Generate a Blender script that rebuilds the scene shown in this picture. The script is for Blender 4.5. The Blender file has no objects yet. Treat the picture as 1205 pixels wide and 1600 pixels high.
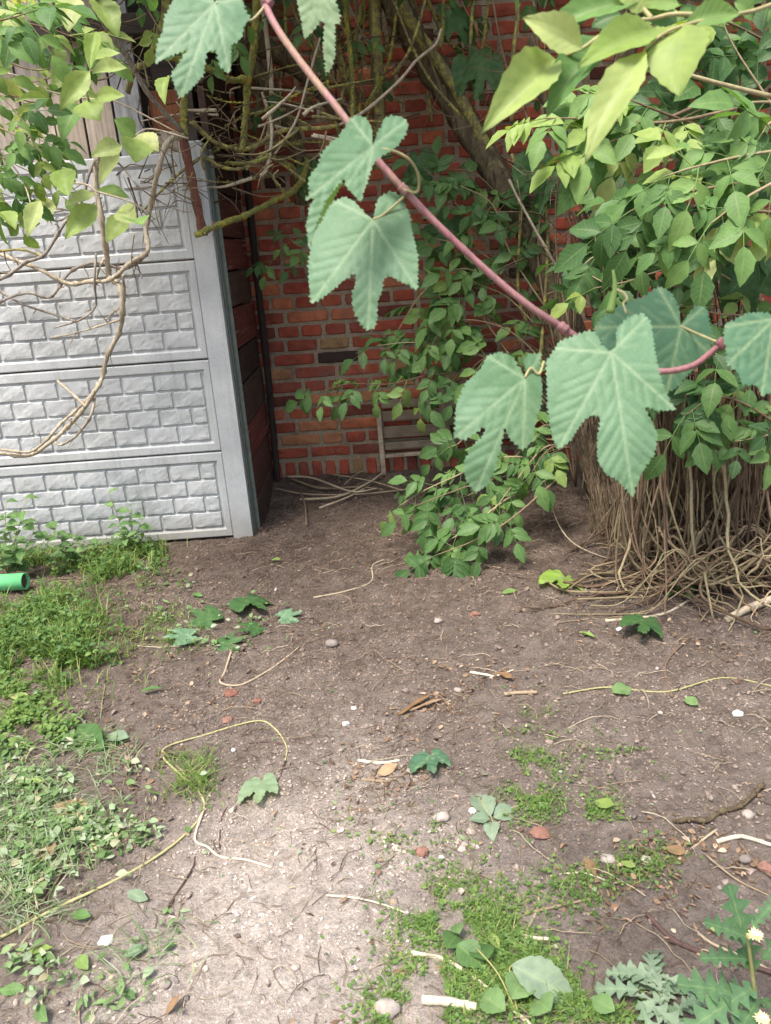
import bpy, math, random
import numpy as np
from mathutils import Vector, Matrix
from mathutils.geometry import delaunay_2d_cdt

S = bpy.context.scene
COL = S.collection
R = random.Random(7)
RN = np.random.RandomState(7)

# ------------------------------------------------------------------ camera, sky, sun, exposure
CH, PITCH, ROLL, FPX = 1.476, math.radians(18.75), 0.0725, 1200.0
cd = bpy.data.cameras.new('camera'); cam = bpy.data.objects.new('camera', cd); COL.objects.link(cam)
S.camera = cam
cd.sensor_fit = 'VERTICAL'; cd.sensor_height = 36.0; cd.sensor_width = 27.0
cd.lens = 36.0 * FPX / 1600.0
cd.clip_start = 0.05; cd.clip_end = 300
_c, _s = math.cos(PITCH), math.sin(PITCH)
_fw = Vector((0, _c, -_s)); _up = Vector((0, _s, _c)); _rt = Vector((1, 0, 0))
_rt2 = _rt * math.cos(ROLL) - _up * math.sin(ROLL)
_up2 = _up * math.cos(ROLL) + _rt * math.sin(ROLL)
cam.matrix_world = Matrix(((_rt2.x, _up2.x, -_fw.x, 0), (_rt2.y, _up2.y, -_fw.y, 0), (_rt2.z, _up2.z, -_fw.z, CH), (0, 0, 0, 1)))
cd.dof.use_dof = True; cd.dof.focus_distance = 2.9; cd.dof.aperture_fstop = 10.0

SUN_DIR = Vector((-0.22, -0.34, 0.91)).normalized()
w = bpy.data.worlds.new('World'); S.world = w; w.use_nodes = True
wn = w.node_tree; wn.nodes.clear()
sky = wn.nodes.new('ShaderNodeTexSky'); sky.sky_type = 'NISHITA'; sky.sun_disc = False
sky.sun_elevation = math.asin(SUN_DIR.z); sky.sun_rotation = math.atan2(SUN_DIR.x, SUN_DIR.y)
sky.air_density = 1.0; sky.dust_density = 4.0; sky.ozone_density = 0.5
bg = wn.nodes.new('ShaderNodeBackground'); bg.inputs['Strength'].default_value = 0.125
wo = wn.nodes.new('ShaderNodeOutputWorld')
wn.links.new(sky.outputs[0], bg.inputs[0]); wn.links.new(bg.outputs[0], wo.inputs[0])
sl = bpy.data.lights.new('sun', 'SUN'); sl.energy = 2.3; sl.angle = math.radians(18); sl.color = (1.0, 0.95, 0.88)
so = bpy.data.objects.new('sun', sl); COL.objects.link(so)
so.rotation_euler = SUN_DIR.to_track_quat('Z', 'Y').to_euler()
so.location = (-2, -4, 6)
S.view_settings.view_transform = 'Standard'; S.view_settings.look = 'None'
S.view_settings.gamma = 1.0; S.view_settings.use_curve_mapping = False
S.view_settings.exposure = 1.32
S.cycles.max_bounces = 6; S.cycles.transparent_max_bounces = 6
S.cycles.sample_clamp_indirect = 6.0

# ------------------------------------------------------------------ placing helpers
def ray(px, py):
    d = _rt2 * (px - 602.5) - _up2 * (py - 800.0) + _fw * FPX
    return d
CP = Vector((0, 0, CH))
def P(px, py, Y):            # the point seen at a photograph pixel, on the upright plane Y metres ahead
    d = ray(px, py); return CP + d * (Y / d.y)
def Z(px, py, z):            # the point at a distance z along the optical axis
    return CP + ray(px, py) * (z / FPX)
def proj(p):
    v = Vector(p) - CP; z = v.dot(_fw)
    return 602.5 + FPX * v.dot(_rt2) / z, 800.0 - FPX * v.dot(_up2) / z, z

_T = RN.rand(256, 256)
def vnoise(x, y):
    xi = np.floor(x).astype(int); yi = np.floor(y).astype(int); fx = x - xi; fy = y - yi
    fx = fx * fx * (3 - 2 * fx); fy = fy * fy * (3 - 2 * fy)
    a = _T[xi % 256, yi % 256]; b = _T[(xi + 1) % 256, yi % 256]; c = _T[xi % 256, (yi + 1) % 256]; d = _T[(xi + 1) % 256, (yi + 1) % 256]
    return (a * (1 - fx) + b * fx) * (1 - fy) + (c * (1 - fx) + d * fx) * fy
def fbm(x, y, o=4):
    s = 0; a = .5
    for i in range(o):
        s = s + a * (vnoise(x + 17.3 * i, y + 5.1 * i) - .5); x = x * 2.03; y = y * 2.03; a *= .5
    return s
def gz(x, y):
    x = np.asarray(x, float); y = np.asarray(y, float)
    z = .055 * fbm(x * 1.1 + 40, y * 1.1 + 40, 2) + .030 * fbm(x * 5 + 9, y * 5, 3) + .016 * fbm(x * 21, y * 21 + 3, 3)
    z = z + .07 * np.exp(-((y - 5.0) / .22) ** 2)
    z = z + .05 * np.exp(-((x - 1.25) / .45) ** 2 - ((y - 3.75) / .45) ** 2)
    z = z + .03 * np.exp(-((x + 1.6) / .6) ** 2 - ((y - 3.0) / .5) ** 2)
    return z
_TL = _T.tolist()
def vn1(x, y):
    xi = math.floor(x); yi = math.floor(y); fx = x - xi; fy = y - yi
    fx = fx * fx * (3 - 2 * fx); fy = fy * fy * (3 - 2 * fy); r0 = _TL[xi % 256]; r1 = _TL[(xi + 1) % 256]; j = yi % 256; k = (yi + 1) % 256
    return (r0[j] * (1 - fx) + r1[j] * fx) * (1 - fy) + (r0[k] * (1 - fx) + r1[k] * fx) * fy
def fb1(x, y, o):
    s = 0.0; a = .5
    for i in range(o):
        s += a * (vn1(x + 17.3 * i, y + 5.1 * i) - .5); x *= 2.03; y *= 2.03; a *= .5
    return s
def gzf(x, y):
    z = .055 * fb1(x * 1.1 + 40, y * 1.1 + 40, 2) + .030 * fb1(x * 5 + 9, y * 5, 3) + .016 * fb1(x * 21, y * 21 + 3, 3)
    return z + .07 * math.exp(-((y - 5.0) / .22) ** 2) + .05 * math.exp(-((x - 1.25) / .45) ** 2 - ((y - 3.75) / .45) ** 2) + .03 * math.exp(-((x + 1.6) / .6) ** 2 - ((y - 3.0) / .5) ** 2)
def G(px, py, h=0.0):        # the ground point seen at a photograph pixel
    d = ray(px, py); z = 0.0
    for _ in range(5):
        p = CP + d * ((z - CH) / d.z); z = gzf(p.x, p.y)
    p.z = z + h; return p

# ------------------------------------------------------------------ mesh helpers
def ico():
    t = (1 + 5 ** .5) / 2; v = np.array([(-1, t, 0), (1, t, 0), (-1, -t, 0), (1, -t, 0), (0, -1, t), (0, 1, t), (0, -1, -t), (0, 1, -t), (t, 0, -1), (t, 0, 1), (-t, 0, -1), (-t, 0, 1)], float); v /= np.linalg.norm(v[0])
    f = np.array([(0, 11, 5), (0, 5, 1), (0, 1, 7), (0, 7, 10), (0, 10, 11), (1, 5, 9), (5, 11, 4), (11, 10, 2), (10, 7, 6), (7, 1, 8), (3, 9, 4), (3, 4, 2), (3, 2, 6), (3, 6, 8), (3, 8, 9), (4, 9, 5), (2, 4, 11), (6, 2, 10), (8, 6, 7), (9, 8, 1)]); return v, f
ICO_V, ICO_F = ico()
class MB:
    def __init__(s): s.v = []; s.q = []; s.t = []; s.uv = []; s.a = []; s.n = 0
    def add(s, v, q=None, t=None, uv=None, a=0.5):
        v = np.asarray(v, float).reshape(-1, 3); s.v.append(v)
        if q is not None and len(q): s.q.append(np.asarray(q, int).reshape(-1, 4) + s.n)
        if t is not None and len(t): s.t.append(np.asarray(t, int).reshape(-1, 3) + s.n)
        s.uv.append(np.zeros((len(v), 2)) if uv is None else np.asarray(uv, float))
        s.a.append(np.full(len(v), a) if np.isscalar(a) else np.asarray(a, float))
        s.n += len(v); return s
    def mesh(s, name, mat=None, smooth=True):
        m = bpy.data.meshes.new(name)
        v = np.concatenate(s.v); q = np.concatenate(s.q) if s.q else np.zeros((0, 4), int); t = np.concatenate(s.t) if s.t else np.zeros((0, 3), int)
        m.vertices.add(len(v)); m.vertices.foreach_set('co', v.ravel())
        li = np.concatenate([q.ravel(), t.ravel()]).astype(np.int32)
        m.loops.add(len(li)); m.loops.foreach_set('vertex_index', li)
        tot = np.concatenate([np.full(len(q), 4), np.full(len(t), 3)]).astype(np.int32)
        st = np.concatenate([[0], np.cumsum(tot)[:-1]]).astype(np.int32) if len(tot) else np.zeros(0, np.int32)
        m.polygons.add(len(tot)); m.polygons.foreach_set('loop_start', st); m.polygons.foreach_set('loop_total', tot)
        m.polygons.foreach_set('use_smooth', np.full(len(tot), smooth))
        uv = np.concatenate(s.uv); l = m.uv_layers.new(name='UVMap'); l.data.foreach_set('uv', uv[li].ravel().astype(np.float32))
        at = m.attributes.new('var', 'FLOAT', 'POINT'); at.data.foreach_set('value', np.concatenate(s.a).astype(np.float32))
        m.update(); m.validate()
        if mat: m.materials.append(mat)
        return m

def box(mb, c, h, M=None, a=.5, bev=0.0):
    cx, cy, cz = c; hx, hy, hz = h
    if bev <= 0:
        v = [(cx + i * hx, cy + j * hy, cz + k * hz) for i in (-1, 1) for j in (-1, 1) for k in (-1, 1)]
        q = [(0, 1, 3, 2), (4, 6, 7, 5), (0, 4, 5, 1), (2, 3, 7, 6), (0, 2, 6, 4), (1, 5, 7, 3)]
        v = np.array(v)
    else:
        b = bev; v = []; 
        for k, e in ((-hz, b), (-hz + b, 0), (hz - b, 0), (hz, b)):
            x, y = hx - e, hy - e
            for (i, j) in ((-1, -1), (1, -1), (1, 1), (-1, 1)):
                v.append((cx + i * (x - (b if (i * j) > 0 else 0) * 0), cy + j * y, cz + k))
        v = np.array(v); q = [(3, 2, 1, 0), (12, 13, 14, 15)]
        for r in range(3):
            for i in range(4):
                j = (i + 1) % 4; q.append((r * 4 + i, r * 4 + j, r * 4 + 4 + j, r * 4 + 4 + i))
    if M is not None: v = np.array([tuple(M @ Vector(x)) for x in v])
    mb.add(v, q, a=a)

def smooth_path(pts, k=6):
    p = [np.array(x, float) for x in pts]
    if len(p) < 3: return np.array([p[0] + (p[-1] - p[0]) * i / k for i in range(k + 1)])
    e = [2 * p[0] - p[1]] + p + [2 * p[-1] - p[-2]]; out = []
    for i in range(1, len(e) - 2):
        for j in range(k):
            t = j / k
            out.append(.5 * ((2 * e[i]) + (e[i + 1] - e[i - 1]) * t + (2 * e[i - 1] - 5 * e[i] + 4 * e[i + 1] - e[i + 2]) * t * t + (-e[i - 1] + 3 * e[i] - 3 * e[i + 1] + e[i + 2]) * t ** 3))
    out.append(p[-1]); return np.array(out)

def tube(mb, path, r0, r1=None, n=6, a=.5, rough=0.0, cap=True, knot=0.0):
    path = np.asarray(path, float); m = len(path); r1 = r0 if r1 is None else r1
    T = np.gradient(path, axis=0); T /= np.linalg.norm(T, axis=1)[:, None] + 1e-9
    ref = np.array([0, 0, 1.0]) if abs(T[0][2]) < .9 else np.array([1.0, 0, 0])
    N = np.cross(T[0], ref); N /= np.linalg.norm(N); vs = []; uvs = []
    for i in range(m):
        N = N - T[i] * N.dot(T[i]); N /= np.linalg.norm(N) + 1e-9; B = np.cross(T[i], N)
        r = r0 + (r1 - r0) * i / max(1, m - 1)
        if knot and i % 5 == 2: r *= 1 + knot
        for k in range(n):
            an = 2 * math.pi * k / n; rr = r * (1 + (RN.rand() - .5) * rough)
            vs.append(path[i] + (N * math.cos(an) + B * math.sin(an)) * rr); uvs.append((i / m, k / n))
    q = [(i * n + k, i * n + (k + 1) % n, (i + 1) * n + (k + 1) % n, (i + 1) * n + k) for i in range(m - 1) for k in range(n)]
    t = []
    if cap:
        vs += [path[0], path[-1]]; uvs += [(0, 0), (1, 0)]
        for k in range(n):
            t.append((len(vs) - 2, (k + 1) % n, k)); t.append((len(vs) - 1, (m - 1) * n + k, (m - 1) * n + (k + 1) % n))
    mb.add(vs, q, t, uvs, a)
    return mb

def empty(name, label, cat, loc, group=None, kind=None):
    o = bpy.data.objects.new(name, None); COL.objects.link(o); o.location = loc
    o['label'] = label; o['category'] = cat; o.empty_display_size = .1
    if group: o['group'] = group
    if kind: o['kind'] = kind
    return o
def obj(name, mesh, parent=None, M=None, local=False, mat=None):
    o = bpy.data.objects.new(name, mesh); COL.objects.link(o)
    if M is not None: o.matrix_basis = M
    if parent is not None:
        o.parent = parent
        if not local:
            L = parent.location.copy(); q = parent.parent
            while q is not None: q = None
            o.matrix_parent_inverse = Matrix.Translation(-L)
    if mat is not None:
        o.material_slots[0].link = 'OBJECT'; o.material_slots[0].material = mat
    return o
def subobj(name, mesh, part, M=None):      # sub-part of a part placed in world space
    o = bpy.data.objects.new(name, mesh); COL.objects.link(o)
    if M is not None: o.matrix_basis = M
    o.parent = part
    return o
def single(name, mesh, label, cat, group=None, kind=None):   # a one-mesh thing whose origin sits at its base
    v = np.zeros(len(mesh.vertices) * 3); mesh.vertices.foreach_get('co', v); v = v.reshape(-1, 3)
    c = v.mean(axis=0); c[2] = v[:, 2].min()
    mesh.vertices.foreach_set('co', (v - c).ravel()); mesh.update()
    o = bpy.data.objects.new(name, mesh); COL.objects.link(o); o.location = c
    o['label'] = label
    if kind: o['kind'] = kind
    o['category'] = cat
    if group: o['group'] = group
    return o
def frame(pos, d, n, s=1.0):      # x axis along d, z axis near n
    d = Vector(d).normalized(); n = Vector(n); n = (n - d * n.dot(d))
    if n.length < 1e-4: n = Vector((0, 0, 1)).cross(d) + Vector((.1, .2, .3))
    n.normalize(); y = n.cross(d)
    M = Matrix(((d.x, y.x, n.x, pos[0]), (d.y, y.y, n.y, pos[1]), (d.z, y.z, n.z, pos[2]), (0, 0, 0, 1)))
    return M @ Matrix.Diagonal((s, s, s, 1))

# ------------------------------------------------------------------ materials
def nd(nt, t, ins=None, **props):
    n = nt.nodes.new(t)
    for k, v in props.items(): setattr(n, k, v)
    for k, v in (ins or {}).items():
        if isinstance(v, bpy.types.NodeSocket): nt.links.new(v, n.inputs[k])
        else: n.inputs[k].default_value = v
    return n
def ramp(nt, fac, stops, interp='LINEAR'):
    n = nt.nodes.new('ShaderNodeValToRGB'); nt.links.new(fac, n.inputs[0]); cr = n.color_ramp; cr.interpolation = interp
    while len(cr.elements) < len(stops): cr.elements.new(.5)
    for e, (p, c) in zip(cr.elements, stops): e.position = p; e.color = (*c, 1) if len(c) == 3 else c
    return n.outputs[0]
def mixc(nt, f, a, b, mode='MIX'):
    n = nt.nodes.new('ShaderNodeMix'); n.data_type = 'RGBA'; n.blend_type = mode
    for i, v in ((0, f), (6, a), (7, b)):
        if isinstance(v, bpy.types.NodeSocket): nt.links.new(v, n.inputs[i])
        else: n.inputs[i].default_value = v if i == 0 else (*v, 1)
    return n.outputs[2]
def math_(nt, op, a, b=0.0, c=0.0, clamp=False):
    n = nt.nodes.new('ShaderNodeMath'); n.operation = op; n.use_clamp = clamp
    for i, v in enumerate((a, b, c)):
        if isinstance(v, bpy.types.NodeSocket): nt.links.new(v, n.inputs[i])
        else: n.inputs[i].default_value = v
    return n.outputs[0]
def noise(nt, vec, scale, detail=4, rough=.6, dist=0.0):
    return nd(nt, 'ShaderNodeTexNoise', {'Vector': vec, 'Scale': scale, 'Detail': detail, 'Roughness': rough, 'Distortion': dist}).outputs[0]
def newmat(name):
    m = bpy.data.materials.new(name); m.use_nodes = True; nt = m.node_tree; nt.nodes.clear()
    return m, nt, nt.nodes.new('ShaderNodeOutputMaterial')
def finish(nt, out, col, rough=.8, spec=.3, bump=None, bstr=.4, bdist=.004, metallic=0.0):
    b = nd(nt, 'ShaderNodeBsdfPrincipled', {'Roughness': rough, 'Specular IOR Level': spec, 'Metallic': metallic})
    if isinstance(col, bpy.types.NodeSocket): nt.links.new(col, b.inputs['Base Color'])
    else: b.inputs['Base Color'].default_value = (*col, 1)
    if bump is not None:
        bn = nd(nt, 'ShaderNodeBump', {'Height': bump, 'Strength': bstr, 'Distance': bdist}); nt.links.new(bn.outputs[0], b.inputs['Normal'])
    nt.links.new(b.outputs[0], out.inputs[0]); return b
def rnd(nt, source):
    if source == 'obj': return nd(nt, 'ShaderNodeObjectInfo').outputs['Random']
    return nd(nt, 'ShaderNodeAttribute', attribute_name='var').outputs['Fac']
def objvec(nt):          # object coordinates shifted by the object's own random number
    tc = nd(nt, 'ShaderNodeTexCoord').outputs['Object']; oi = nd(nt, 'ShaderNodeObjectInfo').outputs['Random']
    k = math_(nt, 'MULTIPLY', oi, 37.0); cb = nd(nt, 'ShaderNodeCombineXYZ', {'X': k, 'Y': k, 'Z': k}).outputs[0]
    return nd(nt, 'ShaderNodeVectorMath', {0: tc, 1: cb}, operation='ADD').outputs[0]
def pos(nt): return nd(nt, 'ShaderNodeNewGeometry').outputs['Position']

def plain(name, stops, source='attr', rough=.85, spec=.2, nscale=60, namt=.35, bump=.3, bdist=.002, use_pos=True):
    m, nt, out = newmat(name); v = pos(nt) if use_pos else objvec(nt)
    c = ramp(nt, rnd(nt, source), stops); nz = noise(nt, v, nscale, 4)
    sh = ramp(nt, nz, [(.25, (1 - namt,) * 3), (.75, (1 + namt * .4,) * 3)])
    finish(nt, out, mixc(nt, 1.0, c, sh, 'MULTIPLY'), rough, spec, nz, bump, bdist); return m

def leafmat(name, stops, source='obj', trans=.36, rough=.46, spec=.22, tint=(1.25, 1.35, .55), vein=.25):
    m, nt, out = newmat(name)
    c = ramp(nt, rnd(nt, source), stops)
    nz = noise(nt, pos(nt), 35, 3); c = mixc(nt, 1.0, c, ramp(nt, nz, [(.3, (.78, .80, .78)), (.7, (1.12, 1.1, 1.05))]), 'MULTIPLY')
    uv = nd(nt, 'ShaderNodeUVMap', uv_map='UVMap').outputs[0]; sp = nd(nt, 'ShaderNodeSeparateXYZ', {0: uv})
    av = math_(nt, 'ABSOLUTE', sp.outputs[1])
    mid = math_(nt, 'LESS_THAN', av, .07)
    ph = math_(nt, 'SUBTRACT', math_(nt, 'MULTIPLY', sp.outputs[0], 8.0), math_(nt, 'MULTIPLY', av, 1.6))
    lat = math_(nt, 'LESS_THAN', math_(nt, 'ABSOLUTE', math_(nt, 'SUBTRACT', math_(nt, 'FRACT', ph), .5)), .07)
    vn = math_(nt, 'MAXIMUM', math_(nt, 'MULTIPLY', mid, 1.0), math_(nt, 'MULTIPLY', lat, .55))
    c2 = mixc(nt, math_(nt, 'MULTIPLY', vn, vein), c, (.34, .42, .16))
    tri = math_(nt, 'ABSOLUTE', math_(nt, 'SUBTRACT', math_(nt, 'FRACT', ph), .5))
    b = nd(nt, 'ShaderNodeBsdfPrincipled', {'Base Color': c2, 'Roughness': rough, 'Specular IOR Level': spec})
    bn = nd(nt, 'ShaderNodeBump', {'Height': math_(nt, 'MULTIPLY', tri, math_(nt, 'MINIMUM', math_(nt, 'MULTIPLY', av, 4.0), 1.0)), 'Strength': .22, 'Distance': .002})
    nt.links.new(bn.outputs[0], b.inputs['Normal'])
    tr = nd(nt, 'ShaderNodeBsdfTranslucent', {'Color': mixc(nt, 1.0, c2, tint, 'MULTIPLY')})
    mx = nd(nt, 'ShaderNodeMixShader', {0: trans, 1: b.outputs[0], 2: tr.outputs[0]})
    nt.links.new(mx.outputs[0], out.inputs[0]); return m

def hopmat(name, c0, c1, trans=.32, veincol=(.30, .40, .22)):
    m, nt, out = newmat(name); v = pos(nt)
    vv = nd(nt, 'ShaderNodeAttribute', attribute_name='var').outputs['Fac']
    nz = noise(nt, v, 16, 5, .65); fine = noise(nt, v, 420, 3)
    c = ramp(nt, nz, [(.3, c0), (.7, c1)])
    c = mixc(nt, 1.0, c, ramp(nt, fine, [(.3, (.86, .88, .86)), (.7, (1.08, 1.06, 1.06))]), 'MULTIPLY')
    c = mixc(nt, math_(nt, 'MULTIPLY', vv, .75), c, veincol)
    c = mixc(nt, ramp(nt, noise(nt, v, 75, 4, .7), [(.70, (0, 0, 0)), (.74, (.7, .7, .7))]), c, (.20, .15, .06))
    b = nd(nt, 'ShaderNodeBsdfPrincipled', {'Base Color': c, 'Roughness': .55, 'Specular IOR Level': .30})
    bn = nd(nt, 'ShaderNodeBump', {'Height': fine, 'Strength': .22, 'Distance': .0012}); nt.links.new(bn.outputs[0], b.inputs['Normal'])
    tr = nd(nt, 'ShaderNodeBsdfTranslucent', {'Color': mixc(nt, 1.0, c, (1.2, 1.3, .5), 'MULTIPLY')})
    mx = nd(nt, 'ShaderNodeMixShader', {0: trans, 1: b.outputs[0], 2: tr.outputs[0]})
    nt.links.new(mx.outputs[0], out.inputs[0]); return m

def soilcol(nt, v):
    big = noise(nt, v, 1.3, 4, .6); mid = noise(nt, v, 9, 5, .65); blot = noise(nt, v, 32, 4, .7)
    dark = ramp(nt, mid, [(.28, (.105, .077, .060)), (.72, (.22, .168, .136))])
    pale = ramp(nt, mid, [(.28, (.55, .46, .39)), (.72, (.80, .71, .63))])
    # trampled sand patch in front, its bright light painted in; elsewhere freshly dug humus
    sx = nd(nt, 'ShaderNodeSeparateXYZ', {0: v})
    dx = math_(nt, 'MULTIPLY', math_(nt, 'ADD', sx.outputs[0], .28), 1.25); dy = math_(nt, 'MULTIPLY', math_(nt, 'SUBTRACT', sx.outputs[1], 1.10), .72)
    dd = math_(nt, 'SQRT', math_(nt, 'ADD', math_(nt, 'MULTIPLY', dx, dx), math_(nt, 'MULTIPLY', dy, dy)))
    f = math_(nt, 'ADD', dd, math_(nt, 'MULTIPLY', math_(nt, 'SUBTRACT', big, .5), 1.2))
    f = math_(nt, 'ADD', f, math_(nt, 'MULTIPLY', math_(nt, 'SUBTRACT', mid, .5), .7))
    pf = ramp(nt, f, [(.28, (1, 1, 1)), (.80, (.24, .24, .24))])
    n2 = nt.nodes.new('ShaderNodeMapRange'); nt.links.new(math_(nt, 'ADD', sx.outputs[1], math_(nt, 'MULTIPLY', math_(nt, 'SUBTRACT', big, .5), 2.0)), n2.inputs[0])  # soil darkened towards the wall, partly the fading light painted in
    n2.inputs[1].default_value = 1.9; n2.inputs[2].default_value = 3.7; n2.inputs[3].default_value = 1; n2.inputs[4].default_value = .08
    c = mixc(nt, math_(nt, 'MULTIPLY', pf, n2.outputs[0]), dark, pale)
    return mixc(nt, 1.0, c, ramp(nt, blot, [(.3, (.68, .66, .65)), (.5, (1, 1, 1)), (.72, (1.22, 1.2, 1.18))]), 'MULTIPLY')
def m_soil():
    m, nt, out = newmat('soil'); v = pos(nt)
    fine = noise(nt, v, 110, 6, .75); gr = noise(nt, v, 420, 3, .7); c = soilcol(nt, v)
    c = mixc(nt, 1.0, c, ramp(nt, fine, [(.3, (.58, .56, .55)), (.5, (1, 1, 1)), (.72, (1.25, 1.23, 1.2))]), 'MULTIPLY')
    c = mixc(nt, 1.0, c, ramp(nt, gr, [(.3, (.65, .65, .65)), (.7, (1.25, 1.25, 1.25))]), 'MULTIPLY')
    h = math_(nt, 'ADD', fine, math_(nt, 'MULTIPLY', gr, .35))
    finish(nt, out, c, .95, .08, h, 1.0, .02); return m
def m_clod():
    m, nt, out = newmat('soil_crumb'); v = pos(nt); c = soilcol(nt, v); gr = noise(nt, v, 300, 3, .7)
    c = mixc(nt, 1.0, c, ramp(nt, rnd(nt, 'attr'), [(0, (.50, .47, .45)), (.5, (.85, .83, .82)), (.94, (1.05, 1.03, 1.02)), (1, (1.3, 1.28, 1.25))]), 'MULTIPLY')
    finish(nt, out, c, .95, .08, gr, .6, .003); return m

def m_concrete():
    m, nt, out = newmat('concrete'); v = pos(nt)
    a = noise(nt, v, 5, 5, .6); b = noise(nt, v, 160, 4, .7); st = noise(nt, v, 1.5, 4, .6)
    c = ramp(nt, a, [(.3, (.40, .41, .405)), (.7, (.51, .52, .515))])
    c = mixc(nt, 1.0, c, ramp(nt, b, [(.3, (.86, .86, .86)), (.7, (1.06, 1.06, 1.06))]), 'MULTIPLY')
    vor = nd(nt, 'ShaderNodeTexVoronoi', {'Vector': v, 'Scale': 75.0}).outputs['Distance']
    holes = ramp(nt, vor, [(.10, (.30, .31, .30)), (.17, (1, 1, 1))])
    pick = ramp(nt, noise(nt, v, 30, 2), [(.56, (1, 1, 1)), (.60, (0, 0, 0))])
    c = mixc(nt, 1.0, c, mixc(nt, pick, holes, (1, 1, 1)), 'MULTIPLY')
    sx = nd(nt, 'ShaderNodeSeparateXYZ', {0: v})
    mr = nt.nodes.new('ShaderNodeMapRange'); nt.links.new(math_(nt, 'ADD', sx.outputs[2], math_(nt, 'MULTIPLY', math_(nt, 'SUBTRACT', st, .5), .9)), mr.inputs[0])
    mr.inputs[1].default_value = 0.0; mr.inputs[2].default_value = .25; mr.inputs[3].default_value = .65; mr.inputs[4].default_value = 0
    c = mixc(nt, mr.outputs[0], c, (.27, .25, .21))
    c = mixc(nt, ramp(nt, st, [(.55, (0, 0, 0)), (.75, (.35, .35, .35))]), c, (.33, .36, .31))
    sk = noise(nt, nd(nt, 'ShaderNodeMapping', {'Vector': v, 'Scale': (26, 26, 1.6)}).outputs[0], 1.0, 5, .65)
    c = mixc(nt, ramp(nt, sk, [(.50, (0, 0, 0)), (.72, (.42, .42, .42))]), c, (.24, .245, .21))
    c = mixc(nt, ramp(nt, noise(nt, v, 11, 6, .75), [(.60, (0, 0, 0)), (.74, (.45, .45, .45))]), c, (.27, .29, .22))
    rk = noise(nt, v, 42, 6, .7, .8)
    finish(nt, out, c, .8, .25, math_(nt, 'ADD', rk, math_(nt, 'MULTIPLY', b, .4)), .45, .005); return m

def m_brick(src):
    m, nt, out = newmat('fired_brick_' + ('each' if src == 'obj' else 'rows')); v = objvec(nt) if src == 'obj' else pos(nt)
    r = rnd(nt, src)
    c = ramp(nt, r, [(0, (.05, .028, .024)), (.06, (.12, .04, .03)), (.2, (.22, .062, .042)), (.42, (.33, .078, .046)), (.62, (.27, .066, .045)), (.8, (.36, .105, .056)), (.92, (.42, .17, .09)), (.98, (.26, .17, .085))])
    a = noise(nt, v, 14, 5, .65); b = noise(nt, v, 90, 4, .7)
    c = mixc(nt, 1.0, c, ramp(nt, a, [(.25, (.55, .5, .5)), (.6, (1.05, 1.05, 1.05)), (.85, (1.2, 1.3, 1.35))]), 'MULTIPLY')
    c = mixc(nt, ramp(nt, b, [(.66, (0, 0, 0)), (.75, (.5, .5, .5))]), c, (.30, .24, .19))
    wp = pos(nt); w1 = noise(nt, wp, 2.2, 5, .65); w2 = noise(nt, wp, 5.5, 6, .7)
    c = mixc(nt, 1.0, c, (1.18, 1.12, 1.08), 'MULTIPLY')
    c = mixc(nt, ramp(nt, w1, [(.52, (0, 0, 0)), (.72, (.55, .55, .55))]), c, (.15, .115, .09))
    c = mixc(nt, ramp(nt, w2, [(.60, (0, 0, 0)), (.72, (.42, .42, .42))]), c, (.44, .34, .26))
    finish(nt, out, c, .88, .2, b, .5, .004); return m
def m_mortar():
    m, nt, out = newmat('lime_mortar'); v = pos(nt); a = noise(nt, v, 7, 5); b = noise(nt, v, 70, 5, .7)
    c = ramp(nt, a, [(.3, (.24, .175, .125)), (.55, (.38, .30, .215)), (.75, (.29, .26, .165))])
    c = mixc(nt, 1.0, c, ramp(nt, b, [(.3, (.6, .6, .6)), (.7, (1.15, 1.15, 1.15))]), 'MULTIPLY')
    finish(nt, out, c, .95, .1, b, .8, .008); return m
def m_wood(name, stops, peel=None, axis='Z', src='obj'):
    m, nt, out = newmat(name); v = objvec(nt)
    sc = {'X': (2, 60, 60), 'Y': (60, 2, 60), 'Z': (60, 60, 2)}[axis]
    mp = nd(nt, 'ShaderNodeMapping', {'Vector': v, 'Scale': sc}).outputs[0]
    g = noise(nt, mp, 1.0, 5, .65, .6); a = noise(nt, v, 9, 4)
    c = ramp(nt, rnd(nt, src), stops)
    c = mixc(nt, 1.0, c, ramp(nt, g, [(.3, (.6, .58, .56)), (.6, (1.05, 1.05, 1.05))]), 'MULTIPLY')
    if peel: c = mixc(nt, ramp(nt, noise(nt, mp, .8, 6, .75), [(.58, (0, 0, 0)), (.66, (.8, .8, .8))]), c, peel)
    c = mixc(nt, 1.0, c, ramp(nt, a, [(.3, (.7, .7, .7)), (.7, (1.1, 1.1, 1.1))]), 'MULTIPLY')
    finish(nt, out, c, .85, .2, g, .5, .004); return m
def m_bark(name, base, dark, lichen=None, lf=.55, sc=(50, 50, 6), bd=.012):
    m, nt, out = newmat(name); v = pos(nt)
    mp = nd(nt, 'ShaderNodeMapping', {'Vector': v, 'Scale': sc}).outputs[0]
    g = noise(nt, mp, 1.0, 5, .7, .8); a = noise(nt, v, 28, 5, .65)
    c = ramp(nt, g, [(.32, dark), (.62, base)])
    if lichen: c = mixc(nt, ramp(nt, a, [(lf, (0, 0, 0)), (lf + .14, (1, 1, 1))]), c, lichen)
    finish(nt, out, c, .92, .12, g, .9, bd); return m

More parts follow.
